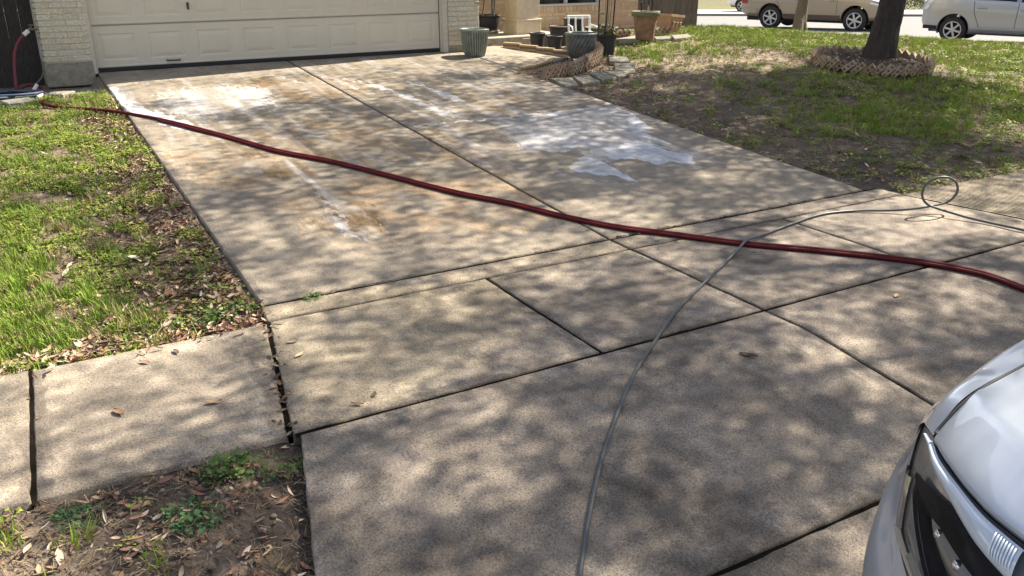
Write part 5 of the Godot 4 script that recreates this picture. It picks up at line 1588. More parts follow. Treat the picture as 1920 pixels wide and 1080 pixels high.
	var gh := put("green_hose", tube_mesh([Vector3(-3.44, 0.40, -7.25), Vector3(-3.36, 0.45, -7.45), Vector3(-3.25, 0.44, -7.48), Vector3(-3.15, 0.50, -7.55), Vector3(-3.10, 0.58, -7.62)], 0.012, 8, 0.02), mat(Color(0.06, 0.09, 0.065), 0.6))
	tag(gh, "short green hose end beside the pier behind the coil", "hose")

# ------------------------------------------------------------------ parked cars
func key_at(keys: Array, x: float, col: int) -> float:
	for i in keys.size() - 1:
		if x <= keys[i + 1][0]:
			var t: float = (x - keys[i][0]) / (keys[i + 1][0] - keys[i][0])
			return lerpf(keys[i][col], keys[i + 1][col], t)
	return keys[keys.size() - 1][col]

func wheel(T: Node3D, at: Vector3, r: float, rim_r: float, spokes: int, sz: float, rim_m: Material) -> void:
	var w := Node3D.new()
	w.name = "wheel"
	w.position = at
	w.rotation.x = PI / 2 * sz
	T.add_child(w, true)
	put("tyre", lathe([Vector2(rim_r - 0.01, -0.21), Vector2(r - 0.04, -0.21), Vector2(r - 0.006, -0.19), Vector2(r, -0.16), Vector2(r, -0.05), Vector2(r - 0.006, -0.025), Vector2(r - 0.03, -0.006), Vector2(rim_r + 0.03, 0.0), Vector2(rim_r, -0.008), Vector2(rim_r - 0.012, -0.03)], 40), M.rubber, w)
	var st := begin(false)
	var ring := [Vector2(rim_r + 0.004, -0.01), Vector2(rim_r, 0.0), Vector2(rim_r - 0.022, -0.004), Vector2(rim_r - 0.028, -0.06)]
	for i in 3:
		for k in 40:
			var a := TAU * k / 40
			var b := TAU * (k + 1) / 40
			var p: Vector2 = ring[i]
			var q: Vector2 = ring[i + 1]
			quad(st, Vector3(cos(a) * p.x, p.y, sin(a) * p.x), Vector3(cos(a) * q.x, q.y, sin(a) * q.x), Vector3(cos(b) * q.x, q.y, sin(b) * q.x), Vector3(cos(b) * p.x, p.y, sin(b) * p.x))
	for k in spokes:
		var a := TAU * (k + 0.25) / spokes
		var t := Transform3D(Basis(Vector3.UP, -a), Vector3.ZERO)
		box(st, Vector3(rim_r * 0.55, -0.022, 0), Vector3(rim_r * 0.85, 0.03, rim_r * 0.26), t, 0.01)
	box(st, Vector3(0, -0.018, 0), Vector3(rim_r * 0.42, 0.03, rim_r * 0.42), Transform3D(), 0.012)
	put("rim", done(st), rim_m, w)
	put("brake_drum", lathe([Vector2(0.001, -0.075), Vector2(rim_r - 0.03, -0.075), Vector2(rim_r - 0.03, -0.12)], 24), M.rubber, w)

func paint(c: Color, metal := 0.35) -> StandardMaterial3D:
	var m := mat(c, 0.32, metal)
	m.clearcoat_enabled = true
	m.clearcoat = 1.0
	m.clearcoat_roughness = 0.03
	return m

# a body shell with real wheel openings: the side is a sheet of outline with the arches cut out of it
func car_body(T: Node3D, keys: Array, axles: Array, wr: float, glass: Array, pm: Material, skirt: Material) -> void:
	var L: float = keys[keys.size() - 1][0]
	var low := PackedVector2Array()
	var nx := 90
	var up := PackedVector2Array()
	for i in nx + 1:
		var x := L * i / nx
		up.append(Vector2(x, key_at(keys, x, 2)))
		low.append(Vector2(x, key_at(keys, x, 1)))
	var outline := PackedVector2Array()
	outline.append_array(up)
	low.reverse()
	outline.append_array(low)
	for ax in axles:
		var arch := PackedVector2Array()
		for k in 41:
			var a := -0.5 + (PI + 1.0) * k / 40.0
			arch.append(Vector2(ax + cos(a) * wr, wr * 0.93 + sin(a) * wr))
		var cut := Geometry2D.clip_polygons(outline, arch)
		if cut.size():
			outline = cut[0]
	var st := begin()
	for s in [-1.0, 1.0]:
		for b in 26:
			for cx in 40:
				var cell := PackedVector2Array([Vector2(L * cx / 40.0, b * 0.05), Vector2(L * (cx + 1) / 40.0, b * 0.05), Vector2(L * (cx + 1) / 40.0, (b + 1) * 0.05), Vector2(L * cx / 40.0, (b + 1) * 0.05)])
				for piece in Geometry2D.intersect_polygons(outline, cell):
					var ids := Geometry2D.triangulate_polygon(piece)
					for t in range(0, ids.size(), 3):
						var v := []
						for e in 3:
							v.append(side_point(piece[ids[t + e]], keys, s))
						var nn: Vector3 = (v[1] - v[0]).cross(v[2] - v[0])
						if nn.z * s > 0:
							tri(st, v[0], v[2], v[1])
						else:
							tri(st, v[0], v[1], v[2])
		# arch lips turn inwards
		for ax in axles:
			var rows := [PackedVector3Array(), PackedVector3Array(), PackedVector3Array()]
			for k in 33:
				var a := -0.32 + (PI + 0.64) * k / 32.0
				for e in 3:
					var rr: float = [wr + 0.018, wr, wr][e]
					var q := Vector2(ax + cos(a) * rr, wr * 0.93 + sin(a) * rr)
					var p := side_point(q, keys, s)
					p.z += s * [0.002, 0.006, -0.12][e]
					rows[e].append(p)
			loft(st, rows, false, s < 0)
	# top, nose and tail between the two sides
	var cols := 14
	var rws := []
	for i in nx + 1:
		var x := L * i / nx
		var ys := key_at(keys, x, 2)
		var yt := key_at(keys, x, 3)
		var w := key_at(keys, x, 4)
		var wt := key_at(keys, x, 5)
		var row := PackedVector3Array()
		var half := [Vector2(w * 0.965, ys), Vector2(lerpf(w * 0.955, wt, 0.08), lerpf(ys, yt, 0.06)), Vector2(lerpf(w * 0.955, wt, 0.45), lerpf(ys, yt, 0.45)), Vector2(wt, lerpf(ys, yt, 0.86)), Vector2(wt * 0.9, lerpf(ys, yt, 0.97)), Vector2(wt * 0.5, yt)]
		for h in half:
			row.append(Vector3(x, h.y, h.x))
		for k in range(half.size() - 1, -1, -1):
			row.append(Vector3(x, half[k].y, -half[k].x))
		rws.append(row)
	var sg := begin()
	var n: int = rws[0].size()
	for i in rws.size() - 1:
		for j in n - 1:
			var jj := j if j < n / 2 else n - 2 - j
			var mx: float = (rws[i][j].x + rws[i + 1][j].x) * 0.5
			var target := st
			if jj == 1 or jj == 2:
				for g in glass:
					if mx > g[0] and mx < g[1]:
						target = sg
			quad(target, rws[i][j], rws[i][j + 1], rws[i + 1][j + 1], rws[i + 1][j])
	for e in [0, 1]:
		var x: float = 0.0 if e == 0 else L
		var rows := []
		for k in 7:
			var row := PackedVector3Array()
			for j in n:
				var p: Vector3 = rws[0 if e == 0 else nx][j]
				var yb := key_at(keys, x, 1)
				var w := key_at(keys, x, 4)
				var s := signf(p.z)
				var q := side_point(Vector2(x, lerpf(key_at(keys, x, 2), yb, k / 6.0)), keys, s)
				row.append(Vector3(x, lerpf(p.y, yb, k / 6.0), p.z / maxf(absf(rws[0 if e == 0 else nx][0].z), 0.01) * absf(q.z)))
			rows.append(row)
		loft(st, rows, false, e == 0)
	put("body", done(st), pm, T)
	put("side_glass", done(sg), M.glass_dark, T)
	# underside
	var un := begin(false)
	box(un, Vector3(L * 0.5, 0.36, 0), Vector3(L * 0.92, 0.22, keys[3][4] * 1.45))
	put("underside", done(un), M.rubber, T)
	for ax in axles:
		for s in [-1.0, 1.0]:
			var lin_ := begin()
			var rows := [PackedVector3Array(), PackedVector3Array()]
			for k in 25:
				var a := -0.3 + (PI + 0.6) * k / 24.0
				for e in 2:
					rows[e].append(Vector3(ax + cos(a) * (wr + 0.012), wr * 0.93 + sin(a) * (wr + 0.012), s * (key_at(keys, ax, 4) - [0.03, 0.42][e])))
			loft(lin_, rows)
			put("wheel_lining", done(lin_), M.rubber, T)

func side_point(q: Vector2, keys: Array, s: float) -> Vector3:
	var yb := key_at(keys, q.x, 1)
	var ys := key_at(keys, q.x, 2)
	var w := key_at(keys, q.x, 4)
	var t := clampf((q.y - yb) / maxf(ys - yb, 0.05), 0.0, 1.0)
	var f := 1.0 - 0.045 * pow(absf(t - 0.62) / 0.62, 2.2) - 0.035 * pow(clampf((t - 0.62) / 0.38, 0.0, 1.0), 2.0) * 0.4
	if t < 0.12:
		f -= 0.05 * pow((0.12 - t) / 0.12, 2.0)
	return Vector3(q.x, q.y, s * w * f)

func seam(T: Node3D, pts: Array, keys: Array, called := "door_gap") -> void:
	for s in [-1.0, 1.0]:
		var st := begin()
		var p := PackedVector3Array()
		for i in pts.size() - 1:
			for k in 8:
				p.append(side_point(Vector2(pts[i][0], pts[i][1]).lerp(Vector2(pts[i + 1][0], pts[i + 1][1]), k / 8.0), keys, s))
		tube(st, p, 0.006, 5)
		put(called, done(st), M.rubber, T)

func side_strip(T: Node3D, x0: float, x1: float, y0: float, y1: float, out: float, keys: Array, m: Material, called: String) -> void:
	for s in [-1.0, 1.0]:
		var st := begin(false)
		var rows := [PackedVector3Array(), PackedVector3Array(), PackedVector3Array(), PackedVector3Array()]
		for i in 41:
			var x := lerpf(x0, x1, i / 40.0)
			var a := side_point(Vector2(x, y0), keys, s)
			var b := side_point(Vector2(x, y1), keys, s)
			rows[0].append(a - Vector3(0, 0.004, s * 0.006))
			rows[1].append(a + Vector3(0, 0.004, s * out))
			rows[2].append(b + Vector3(0, -0.004, s * out))
			rows[3].append(b + Vector3(0, 0.004, -s * 0.006))
		loft(st, rows, false, s > 0)
		put(called, done(st), m, T)

func handle(T: Node3D, x: float, y: float, keys: Array, m: Material) -> void:
	for s in [1.0, -1.0]:
		var st := begin()
		var p := side_point(Vector2(x, y), keys, s)
		tube(st, smooth_path([p + Vector3(-0.10, 0, -s * 0.004), p + Vector3(-0.08, 0.004, s * 0.03), p + Vector3(0.06, 0.006, s * 0.034), p + Vector3(0.10, 0.0, -s * 0.004)], 0.02), 0.016, 8)
		put("door_handle", done(st), m, T)

func build_cars() -> void:
	var alloy := mat(Color(0.48, 0.48, 0.49), 0.35, 0.7)
	var lamp := mat(Color(0.6, 0.62, 0.64), 0.12, 0.3)
	var red := mat(Color(0.25, 0.02, 0.015), 0.2)
	# gold off-roader
	var keys := [[0.0, 0.52, 1.00, 1.08, 0.78, 0.66], [0.06, 0.47, 1.03, 1.25, 0.86, 0.70], [0.3, 0.40, 1.06, 1.70, 0.935, 0.70], [0.9, 0.34, 1.08, 1.76, 0.965, 0.71], [2.2, 0.33, 1.08, 1.77, 0.97, 0.71], [2.95, 0.33, 1.07, 1.66, 0.97, 0.68], [3.65, 0.33, 1.05, 1.17, 0.965, 0.72], [4.2, 0.36, 0.98, 1.08, 0.95, 0.72], [4.55, 0.38, 0.90, 0.98, 0.90, 0.68], [4.74, 0.40, 0.80, 0.84, 0.80, 0.6], [4.82, 0.44, 0.66, 0.68, 0.66, 0.5]]
	var pm := paint(Color(0.29, 0.243, 0.178))
	var at := Vector3(18.68, 0, -16.77)
	at.y = street_y(at.x, at.z)
	var th := -atan2(0.918, 0.397)
	var A := thing("parked_car", "gold beige off-road car parked behind the slim tree, its front hidden by the oak", "car", at, th)
	A.position -= A.basis.z * 0.86 + A.basis.x * 1.07
	car_body(A, keys, [1.07, 3.77], 0.42, [[0.35, 1.05], [1.12, 2.0], [2.08, 3.25]], pm, M.rubber)
	for x in [1.07, 3.77]:
		for s in [-1.0, 1.0]:
			wheel(A, Vector3(x, 0.365, s * 0.94), 0.365, 0.235, 6, s, alloy)
	seam(A, [[2.05, 1.06], [2.05, 0.45]], keys)
	seam(A, [[3.2, 1.05], [3.2, 0.45]], keys)
	seam(A, [[1.15, 1.07], [1.35, 0.75], [1.5, 0.45]], keys)
	side_strip(A, 1.5, 3.32, 0.35, 0.50, 0.02, keys, paint(Color(0.15, 0.115, 0.085), 0.1), "side_cladding")
	side_strip(A, 0.05, 0.62, 0.48, 0.64, 0.02, keys, pm, "bumper")
	handle(A, 1.95, 0.93, keys, pm)
	handle(A, 3.05, 0.93, keys, pm)
	for s in [1.0, -1.0]:
		var hl := begin()
		var rows := []
		for j in 4:
			var row := PackedVector3Array()
			for i in 7:
				var p := side_point(Vector2(lerpf(4.18, 4.74, i / 6.0), lerpf(0.74 + 0.02 * (6 - i), lerpf(0.92, 0.80, i / 6.0), j / 3.0)), keys, s)
				row.append(p + Vector3(0.006, 0.004, s * 0.008))
			rows.append(row)
		loft(hl, rows, false, s < 0)
		put("headlight", done(hl), lamp, A)
		var tl := begin()
		rows = []
		for j in 3:
			var row := PackedVector3Array()
			for i in 4:
				row.append(side_point(Vector2(lerpf(0.03, 0.26, i / 3.0), lerpf(0.78, 1.0, j / 2.0)), keys, s) + Vector3(-0.004, 0, s * 0.008))
			rows.append(row)
		loft(tl, rows, false, s < 0)
		put("tail_light", done(tl), red, A)
		var fl := begin()
		rows = []
		for j in 3:
			var row := PackedVector3Array()
			for i in 5:
				row.append(side_point(Vector2(lerpf(4.42, 4.66, i / 4.0), lerpf(0.55, 0.64, j / 2.0)), keys, s) + Vector3(0.004, 0, s * 0.009))
			rows.append(row)
		loft(fl, rows, false, s < 0)
		put("fog_light", done(fl), lamp, A)
	# silver hatchback
	var keys2 := [[0.0, 0.46, 0.94, 1.00, 0.70, 0.60], [0.08, 0.36, 0.98, 1.12, 0.80, 0.62], [0.35, 0.28, 1.02, 1.28, 0.85, 0.60], [0.9, 0.23, 1.02, 1.42, 0.865, 0.57], [1.9, 0.22, 0.98, 1.49, 0.87, 0.58], [2.5, 0.22, 0.94, 1.42, 0.87, 0.58], [3.5, 0.22, 0.90, 0.98, 0.86, 0.62], [4.1, 0.24, 0.78, 0.86, 0.80, 0.6], [4.35, 0.28, 0.66, 0.70, 0.70, 0.5], [4.45, 0.32, 0.55, 0.57, 0.58, 0.4]]
	var pm2 := paint(Color(0.33, 0.345, 0.37), 0.55)
	at = Vector3(16.99, 0, -9.07)
	at.y = street_y(at.x, at.z)
	var B := thing("parked_car", "silver hatchback parked on the street at the right, only its rear half in view", "car", at, -atan2(0.93, 0.36))
	B.position -= B.basis.z * 0.76 + B.basis.x * 0.78
	car_body(B, keys2, [0.78, 3.48], 0.36, [[0.4, 1.15], [1.22, 2.1], [2.2, 3.2]], pm2, M.rubber)
	for x in [0.78, 3.48]:
		for s in [-1.0, 1.0]:
			wheel(B, Vector3(x, 0.31, s * 0.835), 0.31, 0.205, 6, s, alloy)
	seam(B, [[2.15, 0.97], [2.13, 0.30]], keys2)
	seam(B, [[1.18, 1.0], [1.22, 0.72], [1.34, 0.45], [1.4, 0.30]], keys2)
	side_strip(B, 1.28, 3.02, 0.34, 0.40, 0.018, keys2, pm2, "side_moulding")
	side_strip(B, 1.2, 3.05, 0.225, 0.275, 0.012, keys2, paint(Color(0.13, 0.135, 0.15), 0.3), "sill")
	side_strip(B, 0.06, 0.40, 0.32, 0.40, 0.022, keys2, M.rubber, "bumper_strip")
	handle(B, 1.38, 0.84, keys2, pm2)
	handle(B, 2.32, 0.80, keys2, pm2)
	for s in [1.0, -1.0]:
		var tl := begin()
		var rows := []
		for j in 5:
			var row := PackedVector3Array()
			for i in 3:
				row.append(side_point(Vector2(lerpf(0.02, 0.14, i / 2.0) + j * 0.03, lerpf(0.78, 1.0, j / 4.0)), keys2, s) + Vector3(-0.004, 0, s * 0.008))
			rows.append(row)
		loft(tl, rows, false, s < 0)
		put("tail_light", done(tl), lamp, B)
	# white car far behind
	var keys3 := [[0.0, 0.45, 0.92, 0.98, 0.72, 0.60], [0.08, 0.36, 0.95, 1.10, 0.82, 0.62], [0.5, 0.28, 0.98, 1.35, 0.88, 0.60], [1.6, 0.25, 0.98, 1.47, 0.89, 0.58], [2.5, 0.25, 0.95, 1.44, 0.89, 0.58], [3.3, 0.25, 0.92, 1.0, 0.88, 0.62], [4.2, 0.28, 0.82, 0.88, 0.80, 0.6], [4.5, 0.32, 0.62, 0.66, 0.66, 0.5]]
	var pm3 := paint(Color(0.70, 0.70, 0.69), 0.0)
	at = Vector3(30.3, 0, -30.1)
	at.y = street_y(at.x, at.z) + 0.02
	var C := thing("parked_car", "white car far off behind the gold car, only one wheel showing", "car", at, -atan2(0.866, 0.5))
	C.position -= C.basis.z * 0.78 + C.basis.x * 0.80
	car_body(C, keys3, [0.80, 3.5], 0.37, [[0.5, 1.2], [1.3, 2.2], [2.3, 3.1]], pm3, M.rubber)
	for x in [0.80, 3.5]:
		for s in [-1.0, 1.0]:
			wheel(C, Vector3(x, 0.32, s * 0.85), 0.32, 0.22, 6, s, alloy)

# ------------------------------------------------------------------ the pickup in front of the camera
func cat(a: Vector3, b: Vector3, c: Vector3, d: Vector3, t: float) -> Vector3:
	return b.cubic_interpolate(c, a, d, t)

func refine(rows: Array, nu: int, nv: int) -> Array:
	var mid := []
	for row in rows:
		var out := PackedVector3Array()
		var n: int = row.size()
		for i in nu + 1:
			var f := float(i) / nu * (n - 1)
			var k := mini(int(f), n - 2)
			out.append(cat(row[maxi(k - 1, 0)], row[k], row[k + 1], row[mini(k + 2, n - 1)], f - k))
		mid.append(out)
	var res := []
	var m := mid.size()
	for j in nv + 1:
		var f := float(j) / nv * (m - 1)
		var k := mini(int(f), m - 2)
		var out := PackedVector3Array()
		for i in nu + 1:
			out.append(cat(mid[maxi(k - 1, 0)][i], mid[k][i], mid[k + 1][i], mid[mini(k + 2, m - 1)][i], f - k))
		res.append(out)
	return res

const MID_Z := 4.55
func mirrored(rows: Array) -> Array:
	var out := []
	for row in rows:
		var o := PackedVector3Array()
		for p in row:
			o.append(Vector3(p.x, p.y, 2.0 * MID_Z - p.z))
		out.append(o)
	return out

func both(called: String, rows: Array, m: Material, T: Node, flip := false) -> void:
	for s in 2:
		var st := begin()
		loft(st, rows if s == 0 else mirrored(rows), false, flip if s == 0 else not flip)
		put(called, done(st), m, T)

func v3(l: Array) -> PackedVector3Array:
	var out := PackedVector3Array()
	for e in l:
		out.append(Vector3(e[0], e[1], e[2]))
	return out

const LIP := [[3.75, -1.83, 0.85], [3.81, -1.89, 0.861], [3.91, -1.965, 0.869], [4.0, -2.02, 0.875], [4.08, -2.05, 0.88], [4.3, -2.11, 0.888], [4.55, -2.135, 0.892]]
func hood_y(x: float, z: float) -> float:
	var zz := z if z < MID_Z else 2.0 * MID_Z - z
	var f := key_at(LIP, zz, 1)
	var d := maxf(0.0, x - f)
	var y := key_at(LIP, zz, 2) + 0.56 * minf(d, 0.14)
	y += 0.125 * maxf(0.0, d - 0.14) * (1.0 - 0.2 * maxf(0.0, d - 0.14))
	y += 0.012 * (1.0 - exp(-d / 0.02)) - 0.012 * smoothstep(0.11, 0.17, d) * 0.5
	y += 0.035 * smoothstep(3.75, 4.3, zz) * smoothstep(0.0, 0.4, d)
	return y

func build_truck() -> void:
	var T := thing("pickup_truck", "silver white pickup parked at the kerb, its headlight corner filling the lower right", "pickup")
	var pm := paint(Color(0.41, 0.46, 0.54), 0.45)
	var chrome := mat(Color(0.62, 0.63, 0.65), 0.12, 0.9)
	var black := mat(Color(0.010, 0.010, 0.012), 0.45, 0.0, 0.2)
	# bonnet
	var rows := []
	for i in 49:
		var t := i / 48.0
		var z := 3.755 + (2.0 * (MID_Z - 3.755)) * t
		var zz := z if z < MID_Z else 2.0 * MID_Z - z
		var f := key_at(LIP, zz, 1)
		var row := PackedVector3Array()
		row.append(Vector3(f + 0.012, key_at(LIP, zz, 2) - 0.022, z))
		for k in 41:
			var u := pow(k / 40.0, 1.6)
			var x := lerpf(f, -0.55, u)
			row.append(Vector3(x, hood_y(x, z), z))
		rows.append(row)
	var st := begin()
	loft(st, rows)
	put("bonnet", done(st), pm, T)
	# wing: from the bonnet gap over the shoulder and down the side
	var fender := [
		v3([[-1.822, 0.848, 3.744], [-1.745, 0.889, 3.744], [-1.65, 0.922, 3.746], [-1.56, 0.943, 3.747], [-1.3, 0.985, 3.748], [-0.9, 1.03, 3.749], [-0.45, 1.06, 3.75]]),
		v3([[-1.79, 0.842, 3.705], [-1.72, 0.876, 3.695], [-1.63, 0.908, 3.69], [-1.53, 0.934, 3.688], [-1.3, 0.972, 3.685], [-0.9, 1.015, 3.68], [-0.45, 1.045, 3.68]]),
		v3([[-1.738, 0.818, 3.662], [-1.68, 0.85, 3.652], [-1.6, 0.88, 3.648], [-1.49, 0.91, 3.645], [-1.3, 0.938, 3.635], [-0.9, 0.975, 3.625], [-0.45, 1.0, 3.62]]),
		v3([[-1.70, 0.77, 3.628], [-1.65, 0.80, 3.618], [-1.57, 0.82, 3.612], [-1.46, 0.84, 3.606], [-1.28, 0.86, 3.60], [-0.9, 0.88, 3.592], [-0.45, 0.90, 3.59]]),
		v3([[-1.62, 0.64, 3.585], [-1.56, 0.66, 3.575], [-1.5, 0.66, 3.57], [-1.4, 0.66, 3.565], [-1.25, 0.66, 3.56], [-0.9, 0.66, 3.56], [-0.45, 0.66, 3.56]]),
		v3([[-1.52, 0.30, 3.60], [-1.5, 0.30, 3.59], [-1.46, 0.30, 3.58], [-1.36, 0.30, 3.575], [-1.25, 0.28, 3.575], [-0.9, 0.25, 3.575], [-0.45, 0.22, 3.575]])]
	for i in range(1, 7):
		for j in 2:
			var q: Vector3 = fender[j][i]
			q.y = hood_y(fender[0][i].x, 3.757) - (0.0 if j == 0 else 0.012 + 0.003 * i)
			fender[j][i] = q
	both("wing", refine(fender, 40, 30), pm, T, true)
	# dark gaps between bonnet, wing and lamp
	for s in 2:
		var g := []
		for x in [-1.826, -1.745, -1.65, -1.56, -1.3, -0.9, -0.5]:
			g.append(Vector3(x, hood_y(x, 3.757) - 0.003, 3.7505))
		var e := []
		for l in LIP:
			e.append(Vector3(l[1] + 0.002, l[2] - 0.022, l[0] + 0.002))
		for list in [g, e]:
			var pts := []
			for v in list:
				pts.append(v if s == 0 else Vector3(v.x, v.y, 2.0 * MID_Z - v.z))
			put("panel_gap", tube_mesh(pts, 0.005, 6, 0.02), M.rubber, T)
	# lamp unit: rows from its top edge under the bonnet to its foot on the bumper
	var lamp := [
		v3([[-1.742, 0.812, 3.664], [-1.785, 0.830, 3.708], [-1.828, 0.836, 3.756], [-1.895, 0.842, 3.822], [-1.965, 0.848, 3.92], [-2.02, 0.852, 4.01], [-2.055, 0.856, 4.10], [-2.085, 0.86, 4.20]]),
		v3([[-1.775, 0.765, 3.676], [-1.815, 0.775, 3.712], [-1.862, 0.785, 3.762], [-1.935, 0.790, 3.836], [-2.005, 0.796, 3.93], [-2.06, 0.80, 4.02], [-2.095, 0.804, 4.11], [-2.125, 0.808, 4.20]]),
		v3([[-1.802, 0.70, 3.688], [-1.845, 0.705, 3.722], [-1.895, 0.712, 3.77], [-1.965, 0.718, 3.846], [-2.035, 0.722, 3.94], [-2.09, 0.726, 4.03], [-2.125, 0.73, 4.115], [-2.155, 0.735, 4.20]]),
		v3([[-1.825, 0.635, 3.70], [-1.862, 0.632, 3.732], [-1.912, 0.632, 3.782], [-1.98, 0.635, 3.858], [-2.05, 0.638, 3.95], [-2.105, 0.642, 4.035], [-2.14, 0.648, 4.12], [-2.17, 0.655, 4.20]]),
		v3([[-1.840, 0.592, 3.712], [-1.872, 0.588, 3.742], [-1.92, 0.586, 3.792], [-1.985, 0.586, 3.866], [-2.055, 0.588, 3.955], [-2.108, 0.592, 4.04], [-2.143, 0.598, 4.12], [-2.172, 0.605, 4.20]])]
	var L := refine(lamp, 56, 40)
	# (u, v) on the lamp -> a point, pushed out or in
	var pt := func(u: float, v: float, out: float) -> Vector3:
		var fu := clampf(u, 0.0, 0.9999) * 56.0
		var fv := clampf(v, 0.0, 0.9999) * 40.0
		var i := int(fu)
		var j := int(fv)
		var a: Vector3 = L[j][i].lerp(L[j][i + 1], fu - i)
		var b: Vector3 = L[j + 1][i].lerp(L[j + 1][i + 1], fu - i)
		var nrm: Vector3 = (L[j][i + 1] - L[j][i]).cross(L[j + 1][i] - L[j][i]).normalized()
		if nrm.x > 0:
			nrm = -nrm
		return a.lerp(b, fv - j) + nrm * out
	var patch := func(u0: float, u1: float, v0: Callable, v1: Callable, depth: Callable, nu: int, nv: int) -> Array:
		var res := []
		for j in nv + 1:
			var row := PackedVector3Array()
			for i in nu + 1:
				var s := float(i) / nu
				var u := lerpf(u0, u1, s)
				var q := float(j) / nv
				row.append(pt.call(u, lerpf(v0.call(s), v1.call(s), q), depth.call(s, q)))
			res.append(row)
		return res
	var bowl := func(d: float, rim: float) -> Callable:
		return func(s: float, q: float) -> float:
			var e := minf(minf(s, 1.0 - s) * 3.0, minf(q, 1.0 - q))
			return rim + d * smoothstep(0.0, 0.22, e)
	var grey_plastic := mat(Color(0.30, 0.29, 0.275), 0.22, 0.5)
	var silver := mat(Color(0.50, 0.51, 0.53), 0.16, 0.8)
	both("lamp_housing", patch.call(0.0, 1.0, func(_s): return 0.0, func(_s): return 1.0, func(_s, _q): return -0.085, 56, 36), black, T)
	both("lamp_reflector", patch.call(0.0, 0.285, func(_s): return 0.0, func(_s): return 1.0, func(_s, _q): return -0.004, 16, 36), grey_plastic, T)
	both("lamp_reflector", patch.call(0.275, 1.0, func(s): return 0.43 + 0.29 * minf(1.0, s * 3.0), func(_s): return 1.0, func(_s, _q): return -0.004, 48, 12), silver, T)
	both("lamp_reflector", patch.call(0.275, 1.0, func(_s): return 0.0, func(s): return 0.16 + 0.16 * s + 0.19 * (1.0 - minf(1.0, s * 2.6)), func(_s, _q): return -0.004, 48, 8), silver, T)
	# black mask with the sunken pocket of the main lamp
	both("lamp_mask", patch.call(0.265, 1.0, func(s): return 0.12 + 0.16 * s + 0.20 * (1.0 - minf(1.0, s * 2.6)), func(s): return 0.46 + 0.29 * minf(1.0, s * 3.0), func(s, q): return 0.003 + (-0.055 * smoothstep(0.0, 0.18, minf(q - 0.30, (1.0 - q) * 0.8)) * smoothstep(0.05, 0.2, s) if q > 0.30 else 0.006), 48, 40), black, T)
	both("reflector", patch.call(0.42, 0.90, func(s): return 0.43 + 0.06 * s, func(s): return 0.50 + 0.06 * s + 0.13 * sin(pow(s, 0.6) * PI), func(s, q): return -0.030 + 0.012 * sin(q * PI), 30, 14), grey_plastic, T)
	for s in 2:
		for u in [0.47, 0.60]:
			var q: Vector3 = pt.call(u, 0.47 + 0.06 * u, -0.026)
			if s == 1:
				q.z = 2.0 * MID_Z - q.z
			var bl := SphereMesh.new()
			bl.radius = 0.013
			bl.height = 0.026
			put("bulb", bl, chrome, T, q)
	# long running light under the bonnet edge
	var glow := mat(Color(0.60, 0.68, 0.76), 0.10, 0.15)
	glow.clearcoat_enabled = true
	both("running_light", patch.call(0.19, 0.87, func(s): return 0.005, func(s): return 0.06 + 0.20 * s, func(s, q): return 0.006 + 0.010 * pow(sin(q * PI), 0.5), 50, 12), glow, T)
	for k in 8:
		var f := 0.775 + k * 0.011
		both("light_rib", patch.call(f, f + 0.006, func(_s): return 0.03, func(_s): return 0.205, func(s, q): return 0.0125 + 0.003 * sin(s * PI) + 0.006 * pow(sin(q * PI), 0.5), 3, 8), glow, T)
	# bright inner strips along the outer wall of the lamp
	both("lamp_trim", patch.call(0.07, 0.17, func(_s): return 0.42, func(_s): return 0.97, func(s, q): return 0.002 + 0.010 * sin(s * PI), 10, 24), silver, T)
	both("lamp_trim", patch.call(0.09, 1.0, func(_s): return 0.87, func(_s): return 0.985, func(s, q): return 0.004 + 0.010 * sin(q * PI), 50, 8), chrome, T)
	both("side_marker", patch.call(0.38, 0.72, func(_s): return 0.77, func(_s): return 0.86, func(s, q): return 0.004 + 0.01 * sin(q * PI), 24, 6), grey_plastic, T)
	var lens := mat(Color(0.95, 0.97, 1.0), 0.04)
	lens.albedo_color = Color(0.1, 0.1, 0.1, 0.08)
	lens.metallic_specular = 0.16
	lens.transparency = BaseMaterial3D.TRANSPARENCY_ALPHA
	both("lamp_lens", patch.call(0.0, 0.99, func(_s): return 0.0, func(_s): return 1.0, func(s, q): return 0.012 + 0.014 * sin(q * PI) * smoothstep(0.0, 0.1, s), 56, 30), lens, T)
